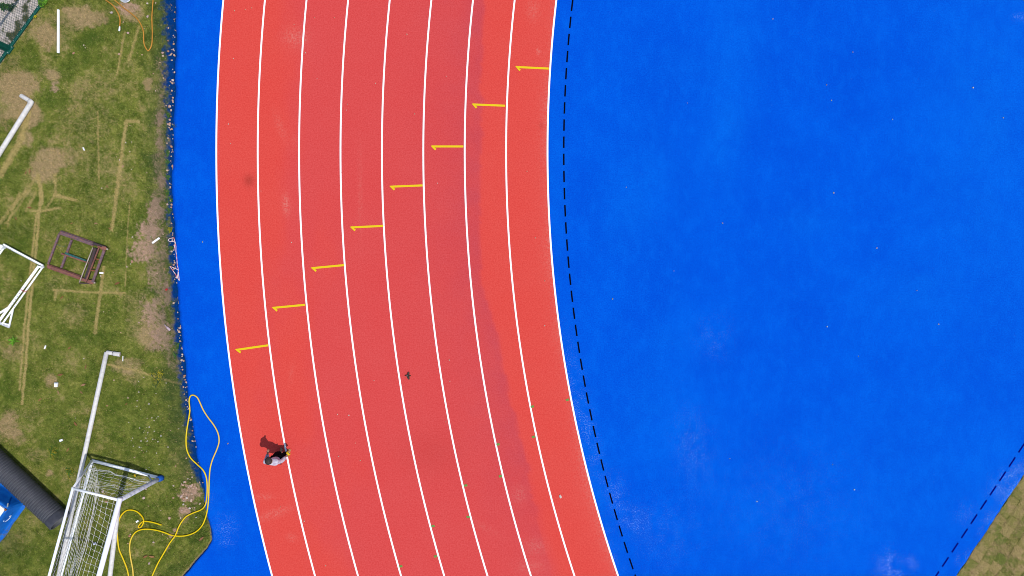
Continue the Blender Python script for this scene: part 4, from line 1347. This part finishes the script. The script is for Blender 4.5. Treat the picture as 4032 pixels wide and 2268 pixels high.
bush(174, 12, .15, .15, .25, 260, ['leaf_bush', 'leaf_bright'], 'shrub', 'small green shrub growing through the fence foot', 'shrub', .04)
bush(620, 1490, .22, .26, .07, 200, ['leaf_olive', 'leaf_dark'], 'ground_weed', 'low weed with yellow tips near the track edge', 'weed', .03)
bush(632, 1480, .10, .24, .09, 50, ['leaf_yellow'], 'ground_weed', 'yellow flowering sprigs amid the low weed near the track edge', 'weed', .022)
bush(672, 905, .07, .1, .10, 90, ['leaf_olive'], 'ground_weed', 'olive green tuft at the track edge above the barrier tape', 'weed', .03)
bush(210, 1780, .16, .22, .06, 140, ['leaf_olive', 'leaf_bush'], 'ground_weed', 'low leafy weed between the black pipe and the long pole', 'weed', .03)
bush(275, 1860, .14, .18, .06, 110, ['leaf_olive', 'leaf_bush'], 'ground_weed', 'low leafy weed close beside the pole above the pipe end', 'weed', .03)
bush(30, 30, .3, .12, .22, 130, ['leaf_dark', 'leaf_bush'], 'ground_weed', 'dark green weeds on the stony yard behind the fence', 'weed', .05)
for k, (x_, y_) in enumerate([(664, 455), (662, 600), (660, 640), (662, 760), (672, 790), (690, 1400), (700, 1360), (662, 700), (668, 830), (676, 980)]):
    bush(x_, y_, .08, .12, .05, 60, ['leaf_dark', 'leaf_bush'], 'edge_weed', 'small green weed tuft rooted in the dark track seam', 'weed', .025)['group'] = 'weeds in the track seam'
# long grass stalks
def stalks(px_, py2, n, spread, ln, mat):
    mb = MB()
    p = W(px_, py2)
    for k in range(n):
        a = random.uniform(0, 6.3); q = Vector((p.x + random.gauss(0, spread), p.y + random.gauss(0, spread), 0))
        l_ = ln * random.uniform(.5, 1.2)
        d_ = Vector((math.cos(a), math.sin(a), 0))
        mb.tube([q, q + d_ * l_ * .4 + Vector((0, 0, l_ * .4)), q + d_ * l_ + Vector((0, 0, l_ * .35))], [.004, .003, .0015], 3, False)
    return mb
for (x_, y_, n, sp2, ln, lab) in [(30, 2150, 130, .35, .32, 'long loose grass stalks in front of the blue tarpaulin'), (40, 900, 60, .3, .3, 'long pale grass stalks above the white steel frame'), (305, 668, 14, .1, .2, 'pale grass tuft in the middle of the upper lawn')]:
    o = stalks(x_, y_, n, sp2, ln, 0).build('long_grass', simple('grass_stalk', alb(150, 150, 84), alb(120, 128, 56), 9))
    tag(o, lab, 'grass', kind='stuff')

# ------------------------------------------------------------------ bird on the lane
p = W(1608, 1478); p.z = ZB + .004
bd = thing('bird', 'small dark bird with spread wings on the red lanes', 'bird', p)
MB().tube([p + Vector((-.045, 0, .035)), p + Vector((-.02, 0, .04)), p + Vector((.02, 0, .036)), p + Vector((.06, -.003, .026)), p + Vector((.085, -.004, .02))], [.012, .026, .028, .018, .006], 10).build('body', M['feather'], bd, True)
MB().tube([p + Vector((-.07, .002, .05)), p + Vector((-.058, .002, .052)), p + Vector((-.04, .002, .05)), p + Vector((-.028, 0, .045))], [.008, .019, .02, .012], 10).build('head', M['feather'], bd, True)
MB().tube([p + Vector((-.105, .004, .048)), p + Vector((-.068, .002, .05))], [.002, .006], 6).build('beak', M['beak'], bd)
MB().tube([p + Vector((-.042, .0, .072)), p + Vector((-.02, 0, .075)), p + Vector((-.005, 0, .072))], [.008, .014, .006], 8).build('pale_patch', M['feather_pale'], bd, True)
for s_ in (1, -1):
    w_ = MB()
    out = [(-.03, .015, .05), (-.012, .06, .055), (.012, .105, .05), (.036, .112, .044), (.05, .085, .044), (.046, .04, .045), (.035, .012, .045)]
    vs_ = [p + Vector((a, b_ * s_ * (1 if s_ > 0 else 1.05), c_)) for a, b_, c_ in out]
    vs_ += [v - Vector((0, 0, .007)) for v in vs_]
    n = len(out)
    w_.add(vs_, [tuple(range(n)), tuple(reversed(range(n, 2 * n)))] + [(k, (k + 1) % n, n + (k + 1) % n, n + k) for k in range(n)])
    w_.build('wing', M['feather'], bd)
for s_ in (.012, -.012):
    MB().tube([p + Vector((.005, s_, 0)), p + Vector((0, s_, .02))], .003, 5).build('leg', M['beak'], bd)

# ------------------------------------------------------------------ person
def skin_mesh(name, verts, edges, radii, mat, parent, root=0, sub=2):
    me = bpy.data.meshes.new(name)
    pl_ = world_loc(parent) if parent else Vector((0, 0, 0))
    me.from_pydata([tuple(Vector(v) - pl_) for v in verts], edges, [])
    o = bpy.data.objects.new(name, me); COL.objects.link(o)
    o.parent = parent
    md_ = o.modifiers.new('skin', 'SKIN'); md_.use_smooth_shade = True
    sv = me.skin_vertices[0].data if me.skin_vertices else None
    if sv is None:
        bm = bmesh.new(); bm.from_mesh(me); bm.verts.layers.skin.verify(); bm.to_mesh(me); bm.free()
        sv = me.skin_vertices[0].data
    for i, r_ in enumerate(radii):
        sv[i].radius = r_ if hasattr(r_, '__len__') else (r_, r_)
        sv[i].use_root = (i == root)
    sb = o.modifiers.new('sub', 'SUBSURF'); sb.levels = sub; sb.render_levels = sub
    me.materials.append(mat)
    return o
ZT = ZB + .008
PX, PY = -6.69, -4.83
PSC = Vector((.88, .88, .92))
per = thing('person', 'person in pale lavender jacket and black trousers standing at the second white line', 'person', (PX, PY, ZT))
def B(x_, y_, z_): return Vector((PX + x_, PY + y_, ZT + z_))
V = [B(.02, -.05, .84), B(.02, -.045, 1.0), B(.01, -.01, 1.17), B(.0, .03, 1.28), B(-.005, .055, 1.34), B(-.01, .085, 1.41), B(-.01, .10, 1.50),
     B(-.18, .01, 1.23), B(-.225, .07, .99), B(-.18, .215, 1.06), B(-.165, .265, 1.075),
     B(.17, -.01, 1.23), B(.25, -.04, .97), B(.30, .045, .76), B(.31, .075, .70),
     B(-.09, -.045, .80), B(-.115, .045, .45), B(-.12, -.02, .08), B(-.115, .10, .035),
     B(.115, -.045, .80), B(.15, .04, .45), B(.13, -.05, .08), B(.155, .07, .035)]
Ed = [(0, 1), (1, 2), (2, 3), (3, 4), (4, 5), (5, 6), (3, 7), (7, 8), (8, 9), (9, 10), (3, 11), (11, 12), (12, 13), (13, 14), (0, 15), (15, 16), (16, 17), (17, 18), (0, 19), (19, 20), (20, 21), (21, 22)]
Rd = [(.14, .10), (.125, .09), (.14, .095), (.08, .07), .05, (.085, .1), (.06, .07), .055, .042, .03, (.035, .02), .055, .042, .03, (.035, .02), .08, .052, .036, (.035, .025), .08, .052, .036, (.035, .025)]
def fingers(base_i, dirv, side, curl):
    b0 = V[base_i]
    d_ = dirv.normalized(); s_ = side.normalized()
    for k, (off, ln) in enumerate(((-.026, .062), (-.009, .07), (.009, .066), (.026, .052))):
        i0 = len(V)
        V.append(b0 + s_ * off + d_ * .03); Rd.append(.009)
        V.append(b0 + s_ * off * 1.1 + d_ * (.03 + ln * .5) + curl * .012); Rd.append(.0085)
        V.append(b0 + s_ * off * 1.1 + d_ * (.03 + ln * .8) + curl * .04); Rd.append(.007)
        Ed.extend([(base_i, i0), (i0, i0 + 1), (i0 + 1, i0 + 2)])
    i0 = len(V)
    V.append(b0 - s_ * .036 + d_ * .0); Rd.append(.01)
    V.append(b0 - s_ * .05 + d_ * .03 + curl * .015); Rd.append(.008)
    Ed.extend([(base_i, i0), (i0, i0 + 1)])
fingers(10, Vector((.1, .9, .1)), Vector((1, 0, 0)), Vector((0, 0, -1)))
fingers(14, Vector((.1, .3, -.9)), Vector((0, 1, .2)), Vector((1, .4, 0)))
skin_mesh('body', V, Ed, Rd, M['skin'], per)
# clothes follow the same joints
jv = [V[0] + Vector((0, 0, -.05)), V[1], V[2], V[3] + Vector((0, -.02, .02)), V[7], V[8], V[9].lerp(V[8], .12), V[11], V[12], V[13].lerp(V[12], .12), V[4] + Vector((0, -.04, -.005))]
skin_mesh('jacket', jv, [(0, 1), (1, 2), (2, 3), (3, 4), (4, 5), (5, 6), (3, 7), (7, 8), (8, 9), (3, 10)], [(.185, .145), (.17, .13), (.185, .135), (.15, .12), .085, .068, .052, .085, .07, .055, (.085, .07)], M['jacket'], per)
tv_ = [V[0] + Vector((0, 0, .02)), V[15], V[16], V[17] + Vector((0, 0, .03)), V[19], V[20], V[21] + Vector((0, 0, .03))]
skin_mesh('trousers', tv_, [(0, 1), (1, 2), (2, 3), (0, 4), (4, 5), (5, 6)], [(.15, .11), .11, .095, .08, .11, .105, .09], M['trouser'], per)
for a, b_, mt in ((17, 18, 'shoe_grey'), (21, 22, 'shoe_tan')):
    h_ = V[a].copy(); t_ = V[b_].copy(); h_.z = t_.z = ZT
    d_ = (t_ - h_).normalized(); s_ = Vector((-d_.y, d_.x, 0))
    rg = []
    for f, w_, hh in ((-.09, .02, .05), (-.08, .036, .075), (-.02, .04, .085), (.06, .046, .06), (.12, .044, .045), (.155, .026, .03), (.16, .01, .02)):
        c_ = h_ + d_ * f
        rg.append([c_ + s_ * w_ * math.cos(q) + Vector((0, 0, max(.0, hh * .5 + hh * .5 * math.sin(q)))) for q in np.linspace(0, 2 * math.pi, 12, endpoint=False)])
    MB().rings(rg).build('shoe', M[mt], per, True)
hc = V[5]
hm = MB()
rg = []
fw = Vector((-.02, .83, -.55)).normalized()
for i in range(8):
    th = i / 7 * 1.75
    rg.append((th,))
bm = bmesh.new()
bmesh.ops.create_uvsphere(bm, u_segments=20, v_segments=14, radius=1)
dead = [v for v in bm.verts if v.co.z < -.25 or (v.co.y > .55 and v.co.z < .25)]
bmesh.ops.delete(bm, geom=dead, context='VERTS')
for v in bm.verts:
    k = 1 + random.uniform(-.03, .03)
    v.co = Vector((v.co.x * .098 * k, v.co.y * .115 * k, v.co.z * .10 * k))
rot = Matrix.Rotation(math.radians(-28), 4, 'X')
bm.transform(rot)
bm.transform(Matrix.Translation(hc + Vector((0, .005, .03)) - world_loc(per)))
me = bpy.data.meshes.new('hair'); bm.to_mesh(me); bm.free()
me.polygons.foreach_set('use_smooth', [True] * len(me.polygons))
ho = bpy.data.objects.new('hair', me); COL.objects.link(ho); ho.parent = per; me.materials.append(M['hair'])
sl = ho.modifiers.new('thick', 'SOLIDIFY'); sl.thickness = .014; sl.offset = 1
up_ = Vector((0, .55, .83))
def face(dx, up2, fwd): return hc + Vector((dx, 0, 0)) + up_ * up2 + fw * fwd + Vector((0, .01, .0))
def ball(name, c_, r_, mt):
    MB().tube([c_ - fw * r_, c_ - fw * r_ * .5, c_ + fw * r_ * .5, c_ + fw * r_], [r_ * .3, r_ * .9, r_ * .9, r_ * .3], 8).build(name, M[mt], per, True)
ball('eye', face(-.033, .0, .088), .011, 'eye'); ball('eye', face(.033, .0, .088), .011, 'eye')
MB().tube([face(0, .01, .085), face(0, -.03, .108), face(0, -.038, .09)], [.008, .014, .01], 8).build('nose', M['skin'], per, True)
MB().tube([face(-.024, -.06, .082), face(0, -.062, .09), face(.024, -.06, .082)], [.003, .007, .003], 6).build('mouth', M['lip'], per, True)
for s_ in (-1, 1):
    MB().tube([face(.088 * s_, .015, .0), face(.094 * s_, -.01, -.005), face(.088 * s_, -.035, .0)], [.008, .016, .008], 8).build('ear', M['skin'], per, True)
per.scale = PSC
# yellow tape roll held in the lowered hand
po = Vector(per.location)
c = V[14] + Vector((.02, .04, -.07))
c = po + Vector(((c.x - po.x) * PSC.x, (c.y - po.y) * PSC.y, (c.z - po.z) * PSC.z))
rt = thing('tape_roll', 'yellow tape roll held in the lowered hand over the white line', 'tape roll', c)
def rollr(r_, h_): return [c + Vector((.8 * h_, .6 * h_, 0)) + Vector((-.6, .8, 0)) * r_ * math.cos(q) + Vector((0, 0, 1)) * r_ * math.sin(q) for q in np.linspace(0, 2 * math.pi, 20, endpoint=False)]
MB().rings([rollr(.055, -.03), rollr(.06, -.028), rollr(.06, .028), rollr(.055, .03), rollr(.036, .03), rollr(.036, -.03)], closed=True).build('tape', M['yellow_plastic'], rt)
MB().rings([rollr(.036, -.031), rollr(.036, .031), rollr(.032, .031), rollr(.032, -.031)], closed=True).build('core', M['rod'], rt)

scene.render.engine = 'CYCLES'
